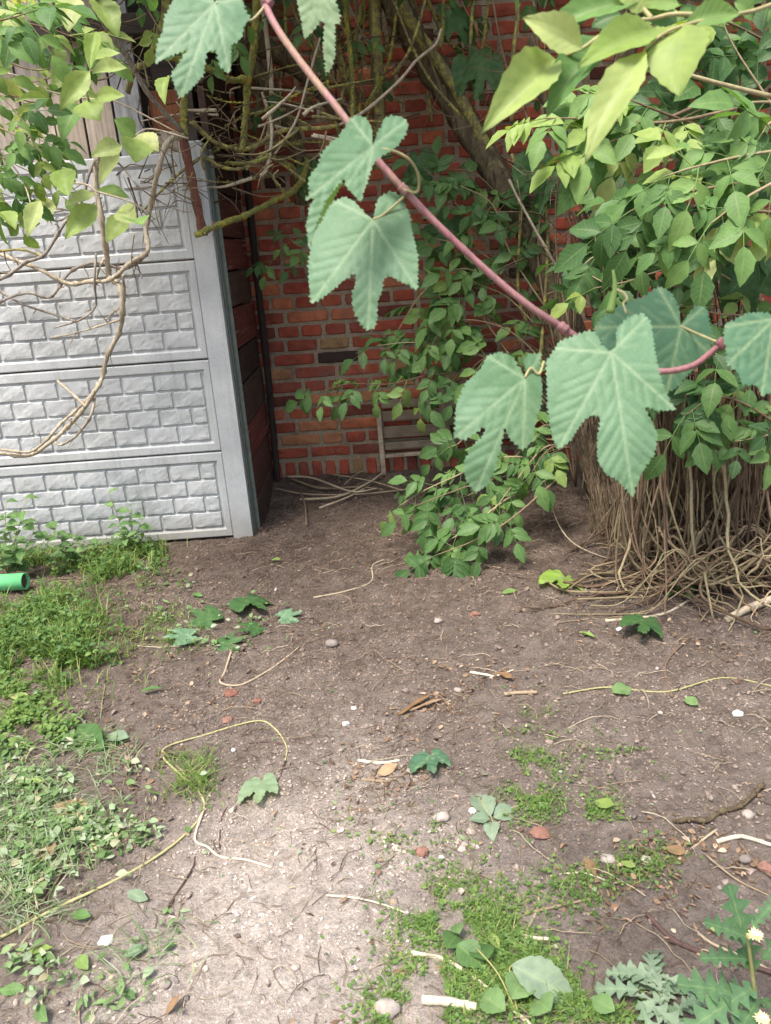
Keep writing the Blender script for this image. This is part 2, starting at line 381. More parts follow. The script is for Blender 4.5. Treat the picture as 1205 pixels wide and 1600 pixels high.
M = {}
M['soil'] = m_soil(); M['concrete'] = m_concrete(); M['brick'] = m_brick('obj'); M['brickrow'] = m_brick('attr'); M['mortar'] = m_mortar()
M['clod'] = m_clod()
M['pebble'] = plain('pebble_stone', [(0, (.13, .105, .095)), (.6, (.26, .22, .19)), (.9, (.42, .38, .34)), (1, (.66, .64, .60))], nscale=120)
M['stone'] = plain('field_stone', [(0, (.20, .17, .15)), (.5, (.33, .28, .24)), (1, (.45, .40, .36))], 'obj', nscale=60)
M['brickbit'] = plain('brick_rubble', [(0, (.19, .085, .06)), (1, (.26, .145, .11))], 'obj', nscale=60)
M['whitestone'] = plain('white_stone', [(0, (.62, .60, .56)), (1, (.75, .73, .70))], 'obj', nscale=60, namt=.2)
M['straw'] = plain('dry_straw', [(0, (.09, .06, .04)), (.45, (.20, .14, .09)), (.85, (.34, .26, .17)), (1, (.50, .42, .30))], nscale=90)
M['husk'] = plain('dry_husk', [(0, (.09, .055, .035)), (.5, (.19, .12, .075)), (.9, (.32, .22, .14)), (1, (.48, .38, .27))], nscale=90)
M['twig'] = plain('dry_twig', [(0, (.16, .11, .075)), (.5, (.30, .23, .15)), (1, (.44, .36, .25))], 'obj', nscale=70)
M['darktwig'] = plain('dark_twig', [(0, (.07, .045, .04)), (1, (.13, .08, .065))], 'obj', nscale=70)
M['greenstem'] = plain('cut_green_stem', [(0, (.30, .28, .11)), (1, (.42, .40, .20))], 'obj', nscale=70, rough=.6)
M['palewood'] = plain('barkless_pale_stem', [(0, (.50, .42, .30)), (1, (.60, .54, .42))], 'obj', nscale=70)
M['vinestem'] = plain('woody_vine_stem', [(0, (.09, .055, .036)), (.3, (.19, .125, .08)), (.6, (.27, .21, .125)), (.85, (.33, .29, .16)), (1, (.40, .29, .19))], 'obj', nscale=60, bump=.6, bdist=.004)
M['vinestem2'] = plain('woody_vine_stem_mass', [(0, (.06, .038, .027)), (.4, (.15, .10, .06)), (.7, (.21, .165, .095)), (1, (.28, .23, .135))], 'attr', nscale=60, bump=.6, bdist=.004)
M['dryvine'] = m_bark('dry_creeper_bark', (.50, .43, .32), (.25, .20, .14), (.42, .42, .20), .62, (60, 60, 20), .006)
M['greyvine'] = m_bark('grey_creeper_bark', (.36, .32, .27), (.15, .12, .10), None, .6, (60, 60, 20), .006)
M['bark'] = m_bark('dark_elder_bark', (.15, .115, .07), (.035, .026, .02), (.19, .19, .07), .56)
M['mossbark'] = m_bark('lichen_covered_bark', (.24, .21, .10), (.075, .06, .035), (.36, .33, .09), .48)
M['lichen'] = m_bark('thick_yellow_lichen', (.36, .36, .12), (.13, .13, .05), (.52, .42, .07), .5, (90, 90, 90), .02)
M['shag'] = m_bark('shaggy_vine_bark', (.30, .225, .145), (.06, .04, .028), None, .5, (70, 70, 7), .02)
M['rust'] = m_bark('rusty_iron', (.17, .075, .05), (.07, .033, .026), (.40, .28, .19), .66, (80, 80, 30), .004)
M['darkpost'] = m_bark('tarred_post', (.055, .042, .036), (.018, .014, .013), None, .5, (60, 60, 6), .008)
M['greensteel'] = plain('grey_green_steel', [(0, (.17, .20, .17)), (1, (.17, .20, .17))], nscale=30, rough=.5, spec=.4)
M['whitewood'] = m_wood('pale_weathered_board', [(0, (.38, .31, .24)), (1, (.50, .43, .36))])
M['greywood'] = m_wood('bluish_grey_board', [(0, (.36, .36, .36)), (1, (.44, .44, .44))])
M['brownwood'] = m_wood('orange_brown_board', [(0, (.28, .11, .055)), (1, (.33, .14, .07))])
M['darkwood'] = m_wood('dark_roof_board', [(0, (.05, .04, .033)), (1, (.09, .07, .06))], axis='X')
M['sidewood'] = m_wood('weathered_side_board', [(0, (.06, .038, .03)), (.35, (.11, .07, .052)), (.6, (.14, .055, .042)), (.8, (.09, .06, .045)), (1, (.17, .105, .075))], None, 'Y')
M['peelwood'] = m_wood('red_board_with_flaking_paint', [(0, (.16, .045, .035)), (1, (.19, .055, .042))], (.42, .34, .29), 'Y')
M['palletwood'] = m_wood('pallet_wood', [(0, (.20, .15, .11)), (1, (.30, .24, .18))], None, 'X')
M['palegrain'] = m_wood('sawn_light_wood', [(0, (.42, .33, .25)), (1, (.48, .39, .30))], None, 'Z')
M['greenpallet'] = m_wood('algae_green_wood', [(0, (.13, .14, .07)), (1, (.17, .18, .09))], None, 'X')
M['pipegreen'] = plain('green_plastic', [(0, (.16, .56, .22)), (1, (.16, .56, .22))], nscale=20, namt=.12, rough=.45, spec=.4)
M['pipedark'] = plain('soil_packed_pipe_end', [(0, (.12, .075, .06)), (1, (.12, .075, .06))], nscale=90)
def m_pink():
    m, nt, out = newmat('pinkish_hop_stem'); v = pos(nt); a = noise(nt, v, 9, 4, .6); b = noise(nt, nd(nt, 'ShaderNodeMapping', {'Vector': v, 'Scale': (260, 260, 60)}).outputs[0], 1.0, 4, .7)
    c = ramp(nt, a, [(.30, (.30, .20, .13)), (.45, (.32, .165, .165)), (.62, (.25, .105, .115)), (.75, (.34, .21, .23))])
    c = mixc(nt, 1.0, c, ramp(nt, b, [(.3, (.68, .66, .66)), (.7, (1.18, 1.15, 1.15))]), 'MULTIPLY'); finish(nt, out, c, .6, .3, b, .5, .002); return m
M['pink'] = m_pink()
M['petiole'] = plain('olive_petiole', [(0, (.36, .32, .15)), (1, (.42, .38, .20))], 'obj', nscale=60, rough=.6)
M['elder'] = leafmat('elder_leaf', [(0, (.060, .135, .045)), (.5, (.105, .205, .068)), (.9, (.15, .265, .08)), (1, (.25, .33, .08))])
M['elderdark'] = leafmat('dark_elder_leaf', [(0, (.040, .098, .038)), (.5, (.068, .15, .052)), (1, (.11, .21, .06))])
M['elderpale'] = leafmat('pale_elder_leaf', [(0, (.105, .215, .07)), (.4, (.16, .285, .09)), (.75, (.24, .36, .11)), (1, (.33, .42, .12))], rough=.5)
M['yellowleaf'] = leafmat('yellowing_leaf', [(0, (.25, .36, .09)), (.5, (.35, .45, .15)), (1, (.50, .55, .25))], rough=.45, trans=.42, tint=(1.2, 1.2, .5))
M['crown'] = leafmat('crown_leaf', [(0, (.045, .10, .04)), (1, (.10, .19, .06))], 'attr')
M['weed'] = leafmat('weed_leaf', [(0, (.06, .13, .045)), (.5, (.11, .21, .06)), (1, (.20, .30, .08))], 'attr', vein=.1)
M['weedobj'] = leafmat('single_weed_leaf', [(0, (.09, .18, .06)), (.5, (.15, .26, .10)), (1, (.21, .33, .14))], 'obj')
M['wilt'] = leafmat('wilted_silver_leaf', [(0, (.13, .20, .13)), (1, (.24, .31, .22))], 'obj', rough=.6, trans=.2)
M['wiltmass'] = leafmat('wilted_cut_leaf', [(0, (.09, .17, .06)), (.3, (.15, .25, .09)), (.6, (.22, .31, .15)), (.85, (.34, .41, .30)), (1, (.42, .36, .22))], 'attr', rough=.6, trans=.25)
M['deadleaf'] = leafmat('dead_brown_leaf', [(0, (.20, .11, .06)), (1, (.42, .30, .19))], 'obj', trans=.15, tint=(1, .9, .7), rough=.7)
M['grass'] = leafmat('grass_blade', [(0, (.08, .15, .035)), (.5, (.15, .25, .055)), (.85, (.24, .33, .09)), (1, (.42, .40, .20))], 'attr', vein=.05)
M['thistle'] = leafmat('sow_thistle_leaf', [(0, (.085, .175, .085)), (1, (.13, .24, .125))], 'obj', rough=.5)
M['flower'] = plain('pale_yellow_petals', [(0, (.70, .64, .25)), (1, (.80, .78, .50))], 'attr', nscale=80, namt=.15, rough=.7)
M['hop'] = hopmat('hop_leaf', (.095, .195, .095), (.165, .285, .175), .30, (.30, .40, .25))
M['hopback'] = hopmat('hop_leaf_in_shade', (.07, .165, .095), (.11, .225, .13))  # darker copy of the hop green, shade painted into the colour
M['hopdark'] = hopmat('old_hop_leaf', (.045, .115, .04), (.075, .16, .05), .3, (.12, .2, .07))  # hop green darkened to carry the shade on the wall vine
M['hopyoung'] = hopmat('young_hop_leaf', (.24, .40, .06), (.34, .50, .10), .4)
M['hoppale'] = hopmat('hop_leaf_underside', (.24, .34, .20), (.30, .41, .25), .38)

# ------------------------------------------------------------------ ground
def build_ground():
    xs = np.concatenate([np.linspace(-60, -3.2, 12), np.arange(-3.1, 3.0, .0135), np.linspace(3.1, 60, 12)])
    ys = np.concatenate([np.linspace(-60, .6, 12), np.arange(.7, 2.4, .0115), np.arange(2.4, 5.15, .02), np.linspace(5.3, 80, 12)])
    X, Y = np.meshgrid(xs, ys, indexing='xy'); Zz = gz(X, Y)
    Zz += .016 * fbm(X * 55, Y * 55, 2) * ((np.abs(X) < 3.2) & (Y < 5.2) & (Y > .5))
    far = (np.abs(X) > 3.2) | (Y > 5.2) | (Y < .5); Zz = np.where(far, -.05 + 0 * Zz, Zz)
    nx, ny = len(xs), len(ys); v = np.stack([X, Y, Zz], -1).reshape(-1, 3)
    i = np.arange(ny - 1)[:, None] * nx + np.arange(nx - 1)[None, :]
    q = np.stack([i, i + 1, i + nx + 1, i + nx], -1).reshape(-1, 4)
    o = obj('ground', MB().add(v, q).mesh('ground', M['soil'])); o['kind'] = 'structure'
    o['label'] = 'bare brown garden soil with trampled sandy patch in front, its bright light painted in'
build_ground()

# ------------------------------------------------------------------ concrete fence
FX, FY = -0.87, 4.11
def build_fence():
    root = empty('concrete_fence', 'light grey concrete panel fence with imitation brickwork and square end post', 'fence', (FX, FY, 0))
    Lp = 2.0; bo = .058; re = .014
    def rockface(wd, hg, seed):
        r = np.random.RandomState(seed)
        xs = np.concatenate([[-wd / 2, -wd / 2 + .005], np.linspace(-wd / 2, wd / 2, 9)[1:-1], [wd / 2 - .005, wd / 2]]); zs = np.concatenate([[-hg / 2, -hg / 2 + .005], np.linspace(-hg / 2, hg / 2, 6)[1:-1], [hg / 2 - .005, hg / 2]])
        nx, nz = len(xs) - 1, len(zs) - 1; ph = r.rand() * 50; vs = []
        for k, z in enumerate(zs):
            for i, x in enumerate(xs):
                e = min(i, nx - i, k, nz - k); d = 0 if e == 0 else .011 + .008 * fb1((x + ph) * 26, z * 40 + ph, 3) + (.0 if e > 1 else -.0015 * r.rand())
                vs.append((x + (r.rand() - .5) * .003 * (e == 1), -max(d, 0), z + (r.rand() - .5) * .003 * (e == 1)))
        q = [(k * (nx + 1) + i, k * (nx + 1) + i + 1, (k + 1) * (nx + 1) + i + 1, (k + 1) * (nx + 1) + i) for k in range(nz) for i in range(nx)]
        return MB().add(vs, q).mesh('imitation_brick', M['concrete'], smooth=False)
    bw, bh, jt = .172, .094, .009
    full = [rockface(bw - jt, bh - jt, 10 + i) for i in range(7)]; half = [rockface(bw / 2 - jt, bh - jt, 30 + i) for i in range(3)]
    for k in range(4):
        z0, z1 = k * .5 + .004, k * .5 + .496; x0, x1 = FX - Lp, FX
        def rect(xa, xb, za, zb, y): return [(xa, y, za), (xb, y, za), (xb, y, zb), (xa, y, zb)]
        yf = FY; yb = FY + .045
        v = rect(x0, x1, z0, z1, yb) + rect(x0, x1, z0, z1, yf + .006) + rect(x0 + .006, x1 - .006, z0 + .006, z1 - .006, yf) \
            + rect(x0 + bo - .016, x1 - bo + .026, z0 + bo - .016, z1 - bo + .012, yf) + rect(x0 + bo - .004, x1 - bo + .014, z0 + bo - .004, z1 - bo, yf + re)
        q = []
        for r in range(4):
            for i in range(4): q.append((r * 4 + i, r * 4 + (i + 1) % 4, r * 4 + 4 + (i + 1) % 4, r * 4 + 4 + i))
        q += [(16, 17, 18, 19), (3, 2, 1, 0)]
        pn = obj('panel', MB().add(v, q).mesh('panel', M['concrete'], smooth=False), root)
        for row in range(4):
            zc = z1 - bo - bh * (row + .5) + .001; xr = x1 - bo + .010
            if row % 2 == 0:
                subobj('brick', R.choice(half), pn, Matrix.Translation((xr - bw / 4, FY + re, zc))); xr -= bw / 2
            while xr - bw > x0 + bo - .02:
                subobj('brick', R.choice(full), pn, Matrix.Translation((xr - bw / 2, FY + re, zc))); xr -= bw
    mb = MB(); box(mb, (FX + .004 + .054, FY + .055, .98), (.054, .075, 1.06), bev=.008)
    obj('post', mb.mesh('post', M['concrete'], smooth=False), root)
    mb = MB(); box(mb, (FX - Lp - .07, FY + .055, .98), (.066, .075, 1.06), bev=.008)
    obj('post', mb.mesh('post', M['concrete'], smooth=False), root)
    mb = MB(); box(mb, (FX + .119, FY + .07, .97), (.0025, .03, 1.04)); box(mb, (FX + .131, FY + .098, .97), (.009, .0025, 1.04))
    obj('edge_strip', mb.mesh('edge_strip', M['greensteel'], smooth=False), root)
build_fence()

# ------------------------------------------------------------------ brick wall
WALL0 = Vector((0.2, 5.0, 0)); WROT = -.05
def wallpt(px, py, off=0.0):
    d = ray(px, py); n = Vector((-math.sin(WROT), math.cos(WROT), 0))
    t = ((WALL0 - n * off) - CP).dot(n) / d.dot(n); return CP + d * t
def build_wall():
    root = empty('brick_wall', 'old red brick wall with sandy lime mortar behind the shrubs', 'wall', WALL0)
    root.rotation_euler = (0, 0, WROT)
    x0, x1, top = -1.05, 2.7, 3.45; ch = .0885
    nx, nz = 120, 110; X, Zz = np.meshgrid(np.linspace(x0, x1, nx), np.linspace(-.15, top, nz), indexing='xy')
    Yy = .006 + .012 * fbm(X * 14, Zz * 14, 3); i = np.arange(nz - 1)[:, None] * nx + np.arange(nx - 1)[None, :]
    mb = MB().add(np.stack([X, Yy, Zz], -1).reshape(-1, 3), np.stack([i, i + 1, i + nx + 1, i + nx], -1).reshape(-1, 4))
    box(mb, ((x0 + x1) / 2, .16, top / 2 - .07), ((x1 - x0) / 2, .13, top / 2 + .075))
    obj('mortar', mb.mesh('mortar', M['mortar']), root, local=True)
    def bm(wd, hg, seed):
        r = np.random.RandomState(seed); j = lambda s: (r.rand() - .5) * s
        n = 10; out = []
        per = []
        for (ax, az, bx, bz, m_) in ((-1, -1, 1, -1, 4), (1, -1, 1, 1, 2), (1, 1, -1, 1, 4), (-1, 1, -1, -1, 2)):
            for k in range(m_):
                t = k / m_; per.append((ax + (bx - ax) * t, az + (bz - az) * t))
        N = len(per); vs = []
        for (y, ins) in ((.06, 0), (.004, 0), (-.004, .006)):
            rr = np.random.RandomState(seed)
            for (u, w_) in per:
                corner = .003 if abs(u) == 1 and abs(w_) == 1 else 0
                sx = wd / 2 - ins - corner - rr.rand() * .005; sz = hg / 2 - ins - corner - rr.rand() * .004
                vs.append((u * sx, y + (rr.rand() - .5) * (.003 if y < .05 else 0), w_ * sz))
        q = [(r_ * N + k, r_ * N + (k + 1) % N, (r_ + 1) * N + (k + 1) % N, (r_ + 1) * N + k) for r_ in range(2) for k in range(N)]
        vs.append((0, -.0055 + j(.002), 0)); t = [(2 * N + k, 2 * N + (k + 1) % N, 3 * N) for k in range(N)]
        return np.array(vs), np.array(q), np.array(t)
    jt = .017; kinds = {'s': .265, 'h': .135, 'q': .195}
    shapes = {k: [bm(wd, ch - jt, 100 + i + ord(k)) for i in range(6)] for k, wd in kinds.items()}
    shapes['v'] = [bm(.072, .135, 300 + i) for i in range(4)]
    meshes = {k: [MB().add(v, q, t).mesh('brick', M['brick'], smooth=False) for (v, q, t) in L] for k, L in shapes.items()}
    places = []
    zs = .03
    x = x0 + .04
    while x < x1 - .05: places.append((x, .005 + .065 + zs, 'v')); x += .072 + .018 + R.random() * .006
    r = 0; z = zs + .155
    while z + ch < top:
        x = x0 + R.random() * .2; pat = 'hhsh' if r % 2 else 'sqsh'; k = 0
        x = x0
        seq = [R.choice('sssq') if r % 2 == 0 else R.choice('hhhs') for _ in range(40)]
        x += R.random() * .12
        for s in seq:
            wd = kinds[s]
            if x + wd > x1: break
            places.append((x + wd / 2, z + ch / 2, s)); x += wd + .015 + R.random() * .006
        r += 1; z += ch
    rot = Matrix.Rotation(WROT, 4, 'Z')
    def score(p):
        wp = WALL0 + rot @ Vector((p[0], 0, p[1])); X_, Y_, _ = proj(wp)
        return (0 if (388 < X_ < 930 and -10 < Y_ < 765) else 1, abs(X_ - 560))
    places.sort(key=score); mb = MB()
    dk = wallpt(525, 537); lx = (rot.inverted() @ (dk - WALL0)); best = min(places[:300], key=lambda p: (p[0] - lx.x) ** 2 + (p[1] - lx.z) ** 2 + (0 if p[2] == 's' else 9))
    for n_, (x, z, s) in enumerate(places):
        yo = (R.random() - .5) * .006; tilt = (R.random() - .5) * .012
        if n_ < 300:
            T = Matrix.Translation((x, yo, z)) @ Matrix.Rotation(tilt, 4, 'Y')
            o = obj('brick', R.choice(meshes[s]), root, T, local=True)
            if (x, z, s) == best:
                o.material_slots[0].link = 'OBJECT'; o.material_slots[0].material = plain('burnt_dark_brick', [(0, (.055, .035, .03)), (1, (.055, .035, .03))], 'obj'); o['label'] = 'nearly black overburnt brick among the red ones'
        else:
            v, q, t = R.choice(shapes[s]); mb.add(v + np.array([x, yo, z]), q, t, a=R.random())
    o = obj('brickwork', mb.mesh('brickwork', M['brickrow'], smooth=False), root, local=True); o['kind'] = 'stuff'
build_wall()
def build_post():
    p0, p1 = P(433, 752, 4.96), P(383, 240, 4.96); p0.z = -.05
    p2 = p1 + (p1 - p0) * .45
    pts = smooth_path([p0, p0.lerp(p2, .3) + Vector((.006, 0, 0)), p0.lerp(p2, .6) - Vector((.004, 0, 0)), p2], 8)
    mb = MB(); tube(mb, pts, .021, .023, 8, rough=.22); single('corner_post', mb.mesh('corner_post', M['darkpost']), 'dark tarred corner post standing between board wall and brick wall', 'post')
build_post()

# ------------------------------------------------------------------ wooden shed behind the fence
def build_shed():
    XS = -.735
    root = empty('wooden_shed', 'weathered wooden shed behind the concrete fence, dark reddish boards on its side', 'shed', (XS - 1.0, 4.6, 0))
    z = -.06; k = 0
    cuts = [-.06, .17, .40, .60, .83, 1.02, 1.24, 1.43, 1.60, 1.82, 2.05, 2.30, 2.54, 2.8, 3.05, 3.3]
    for a, b in zip(cuts[:-1], cuts[1:]):
        mb = MB(); sl_ = (R.random() - .5) * .02
        box(mb, (0, 0, 0), (.018, .40, (b - a) / 2 - .006), bev=.005)
        for v in mb.v: v[:, 2] += v[:, 1] * sl_; v[:, 0] += RN.rand(len(v)) * .004
        mm = M['peelwood'] if k in (2, 7, 5) else M['sidewood']
        obj('plank', mb.mesh('plank', mm, smooth=False), root, Matrix.Translation((XS - .02 + (R.random() - .5) * .008, 4.625, (a + b) / 2))); k += 1
    mb = MB(); box(mb, (XS - .09, 4.6, 1.62), (.03, .38, 1.66)); obj('lining', mb.mesh('lining', M['darkwood'], smooth=False), root)
    # front boards above the fence
    Yf = 4.34
    def front(xa, xb, ya, yb, m, nm='plank', Y=Yf):
        a = P(xa, yb, Y); b = P(xb, yb, Y); c = P((xa + xb) / 2, ya, Y)
        mb = MB(); box(mb, (0, 0, 0), ((b.x - a.x) / 2 - .003, .014, (c.z - a.z) / 2), bev=.004)
        zc = (a.z + c.z) / 2
        obj(nm, mb.mesh(nm, m, smooth=False), root, Matrix.Translation(((a.x + b.x) / 2, Y + (R.random() - .5) * .01, zc)))
    for i in range(9):
        xa = 190 - 46 * (i); front(xa - 46 + 1, xa, -40, 252 + 3 * i, M['whitewood'])
    front(191, 234, -40, 247, M['greywood'])
    front(240, 290, 140, 208, M['brownwood'], Y=Yf + .06); front(240, 300, -20, 136, M['darkwood'], Y=Yf + .06)
    front(236, 310, 205, 246, M['whitewood'], 'rail', Y=Yf + .03)
    a = P(-160, 60, Yf - .05); b = P(330, 36, Yf - .05)
    mb = MB(); box(mb, (0, 0, 0), ((b.x - a.x) / 2, .03, .045), bev=.006); obj('beam', mb.mesh('beam', M['darkwood'], smooth=False), root, Matrix.Translation(((a.x + b.x) / 2, Yf - .05, (a.z + b.z) / 2)))
    mb = MB(); box(mb, (XS - 1.3, Yf + .15, 1.62), (1.15, .04, 1.66)); obj('front_lining', mb.mesh('front_lining', M['darkwood'], smooth=False), root)
    mb = MB(); box(mb, (XS - 1.15, 4.62, 3.36), (1.25, .5, .03)); obj('roof', mb.mesh('roof', M['darkwood'], smooth=False), root)
build_shed()
def build_rust():
    a, b = P(318, 368, 4.02), P(284, 205, 4.02); b = b + (b - a) * .02
    mb = MB(); d = (b - a); L = d.length
    n = 12; vs = []; q = []
    for i in range(n + 1):
        c = a + d * (i / n); wv = .021 + .003 * math.sin(i * 2.1)
        for (x, y) in ((-1, -.006), (-.3, -.012), (.4, -.009), (1, -.004), (1, .006), (-1, .006)):
            vs.append((c.x + x * wv, c.y + y, c.z + (R.random() - .5) * .006))
        if i:
            for k in range(6): q.append(((i - 1) * 6 + k, (i - 1) * 6 + (k + 1) % 6, i * 6 + (k + 1) % 6, i * 6 + k))
    q.append((0, 1, 4, 5)); q.append((1, 2, 3, 4))
    mb.add(vs, q); single('rusty_strip', mb.mesh('rusty_strip', M['rust'], smooth=False), 'narrow rusty iron strip hanging down in front of the fence post', 'iron strip')
build_rust()

# ------------------------------------------------------------------ slatted pallet against the wall
def build_pallet():
    o0 = wallpt(600, 738, .05); root = empty('slatted_pallet', 'old slatted wooden pallet leaning on the brick wall behind the green shrub', 'pallet', (o0.x, o0.y, 0.03))
    def slat(p, q_, hw, m, nm, off, th=.009):
        a = wallpt(*p, off); b = wallpt(*q_, off); d = b - a; L = d.length
        up = Vector((0, 0, 1)) if abs(d.z) < .5 * L else Vector((1, 0, 0))
        x = d.normalized(); y = Vector((-math.sin(WROT), math.cos(WROT), 0)); y = (y - x * y.dot(x)).normalized(); zv = x.cross(y)
        T = Matrix(((x.x, y.x, zv.x, 0), (x.y, y.y, zv.y, 0), (x.z, y.z, zv.z, 0), (0, 0, 0, 1))); T.translation = (a + b) / 2
        if abs(d.z) > .5 * L: mb = MB(); box(mb, (0, 0, 0), (L / 2, th, hw), bev=.003)
        else: mb = MB(); box(mb, (0, 0, 0), (L / 2, th, hw), bev=.003)
        obj(nm, mb.mesh(nm, m, smooth=False), root, T)
    for (y, hw, m) in ((632, .026, 'palletwood'), (651, .034, 'palletwood'), (676, .038, 'palletwood'), (698, .026, 'palletwood')):
        slat((596, y), (692, y - 6), hw, M[m], 'slat', .045)
    for (y, hw, m) in ((612, .026, 'greenpallet'), (636, .03, 'palletwood'), (662, .03, 'greenpallet'), (690, .028, 'palletwood')):
        slat((696, y - 4), (885, y - 17), hw, M[m], 'slat', .075)
    slat((600, 713), (690, 706), .012, M['palegrain'], 'rail', .05)
    slat((591, 640), (600, 741), .016, M['palegrain'], 'stile', .075)
    slat((662, 614), (692, 674), .014, M['palegrain'], 'batten', .07)
    slat((690, 590), (700, 712), .03, M['palletwood'], 'stile', .052)
build_pallet()

# ------------------------------------------------------------------ leaf meshes
def leaflet(L=1.0, W=.23, rows=6, cols=2, serr=.0, fold=.35, droop=.22, seed=0, tipp=.98, wave=0.0, curl=0.0):
    r = np.random.RandomState(seed); vs = []; uv = []; nc = 2 * cols + 1
    for i in range(rows + 1):
        t = i / rows; wdt = W * L * (math.sin(math.pi * min(1, t ** .90)) ** tipp * (1 - .12 * t) + .012) * (1 if t < .999 else 0.02)
        if i in (0,): wdt = .01 * L
        wl = wdt * (1 + serr * (1 if i % 2 else -.6)); 
        for k in range(-cols, cols + 1):
            u = k / cols; e = wl if abs(k) == cols else wdt
            y = u * e; z = fold * abs(y) - droop * L * t * t + wave * L * math.sin(t * 9 + u * 2) * abs(u) + curl * y * t
            vs.append((t * L + (serr * .12 * L * abs(u) / rows * 4 if i % 2 else 0), y, z)); uv.append((t, u))
    q = [(i * nc + k, i * nc + k + 1, (i + 1) * nc + k + 1, (i + 1) * nc + k) for i in range(rows) for k in range(nc - 1)]
    return np.array(vs), np.array(q), np.array(uv)
def xf(v, Mx): 
    A = np.array(Mx)[:3]; return v @ A[:, :3].T + A[:, 3]
def compound(seed, npair=2, L=.42, W=.28, rows=8, cols=1, serr=.08):
    r = np.random.RandomState(seed); mb = MB(); rl = 1.0 - L * .95
    arc = lambda t: np.array([t * rl, (r2) * t * t, -.10 * t * t])
    r2 = (r.rand() - .5) * .16
    path = [arc(t) for t in np.linspace(0, 1, 5)]; v0 = mb.n
    tube(mb, path, .010, .006, 3, a=.6, cap=False); mb.uv[-1][:] = (0, 0)
    for k in range(npair):
        t = .42 + .5 * k / max(1, npair - .0) if npair > 1 else .55
        for s in (-1, 1):
            l = L * (.85 + .15 * k / npair + .12 * r.rand()); an = math.radians(52 + r.rand() * 22) * s
            v, q, uv = leaflet(l, W * (.9 + .2 * r.rand()), rows, cols, serr, .25 + .25 * r.rand(), .12 + .3 * r.rand(), int(r.randint(999)))
            d = (math.cos(an), math.sin(an), -.15 - .3 * r.rand()); n = (.15 * (r.rand() - .5), -.25 * s * r.rand(), 1)
            mb.add(xf(v, frame(arc(t), d, n)), q, None, uv)
    v, q, uv = leaflet(L * (1.05 + .15 * r.rand()), W * 1.05, rows, cols, serr, .3, .15 + .3 * r.rand(), 5)
    mb.add(xf(v, frame(arc(1.0), (1, r2, -.25 - .2 * r.rand()), (0, 0, 1))), q, None, uv)
    return mb
CACHE = {}
def comp_mesh(matname, k):
    key = (matname, k)
    if key not in CACHE: CACHE[key] = compound(50 + k, 2 if k % 3 else 3 if k % 2 else 1).mesh('leaf', M[matname])
    return CACHE[key]
def single_mesh(matname, k, rows=14, cols=3, W=.27):
    key = (matname, 's', k, rows)
    if key not in CACHE:
        r = np.random.RandomState(k + 5)
        v, q, uv = leaflet(1, W * (.9 + .25 * r.rand()), rows, cols, .06, .25 + .35 * r.rand(), .1 + .3 * r.rand(), k, wave=.018, curl=(r.rand() - .5) * .5)
        CACHE[key] = MB().add(v, q, None, uv).mesh('leaf', M[matname])
    return CACHE[key]
VIEW = Vector((0, -.75, .65))
LEAFN = {}
def spray(root, pts, n, size, matname, branch_mb=None, r0=.006, jit=.42, droop=.18, mats=None, endleaf=True, t0=.12):
    path = smooth_path([P(*p) for p in pts], 6); m = len(path)
    bm_ = MB(); tube(bm_, path, r0, r0 * .35, 5, rough=.2); obj('branch', bm_.mesh('branch', M['vinestem']), root)
    T = np.gradient(path, axis=0)
    for i in range(n):
        last = endleaf and i == n - 1
        t = 1.0 if last else t0 + (1 - t0) * (i // 2 * 2 + .6 * R.random()) / max(1, n - 1); t = min(t, 1)
        f = t * (m - 1); k = min(int(f), m - 2); p = Vector(path[k] + (path[k + 1] - path[k]) * (f - k)); tg = Vector(T[min(k, m - 1)]).normalized()
        nv = (VIEW + Vector((R.uniform(-1, 1), R.uniform(-.6, .6), R.uniform(-.5, .8))) * jit * 1.5).normalized()
        sd = tg.cross(nv).normalized() * (1 if i % 2 else -1)
        d = tg if last else (tg * R.uniform(.35, .8) + sd * R.uniform(.7, 1.0))
        d = d + Vector((R.uniform(-1, 1) * .25, R.uniform(-.5, .3), -droop * R.uniform(.3, 1.3)))
        mn = R.choice(mats) if mats else matname
        obj('leaf', comp_mesh(mn, R.randrange(8)), root, frame(p, d, nv, size * R.uniform(.7, 1.12)))
def leaf_at(root, base, tip, z, wide, matname, k=0, tilt=(0, 0, 0), name='leaf', byY=False, zt=None):
    f = P if byY else Z
    a = f(base[0], base[1], z); b = f(tip[0], tip[1], z if zt is None else zt)
    v = b - a; L = v.length
    nv = (CP - a).normalized() * .9 + Vector((0, 0, .5)) + Vector(tilt)
    mb = frame(a, v, nv, L)
    wpx = math.hypot(base[0] - tip[0], base[1] - tip[1])
    mb = mb @ Matrix.Diagonal((1, max(.5, min(2.1, (wide / wpx) / .41)), 1, 1))
    return obj(name, single_mesh(matname, k), root, mb)

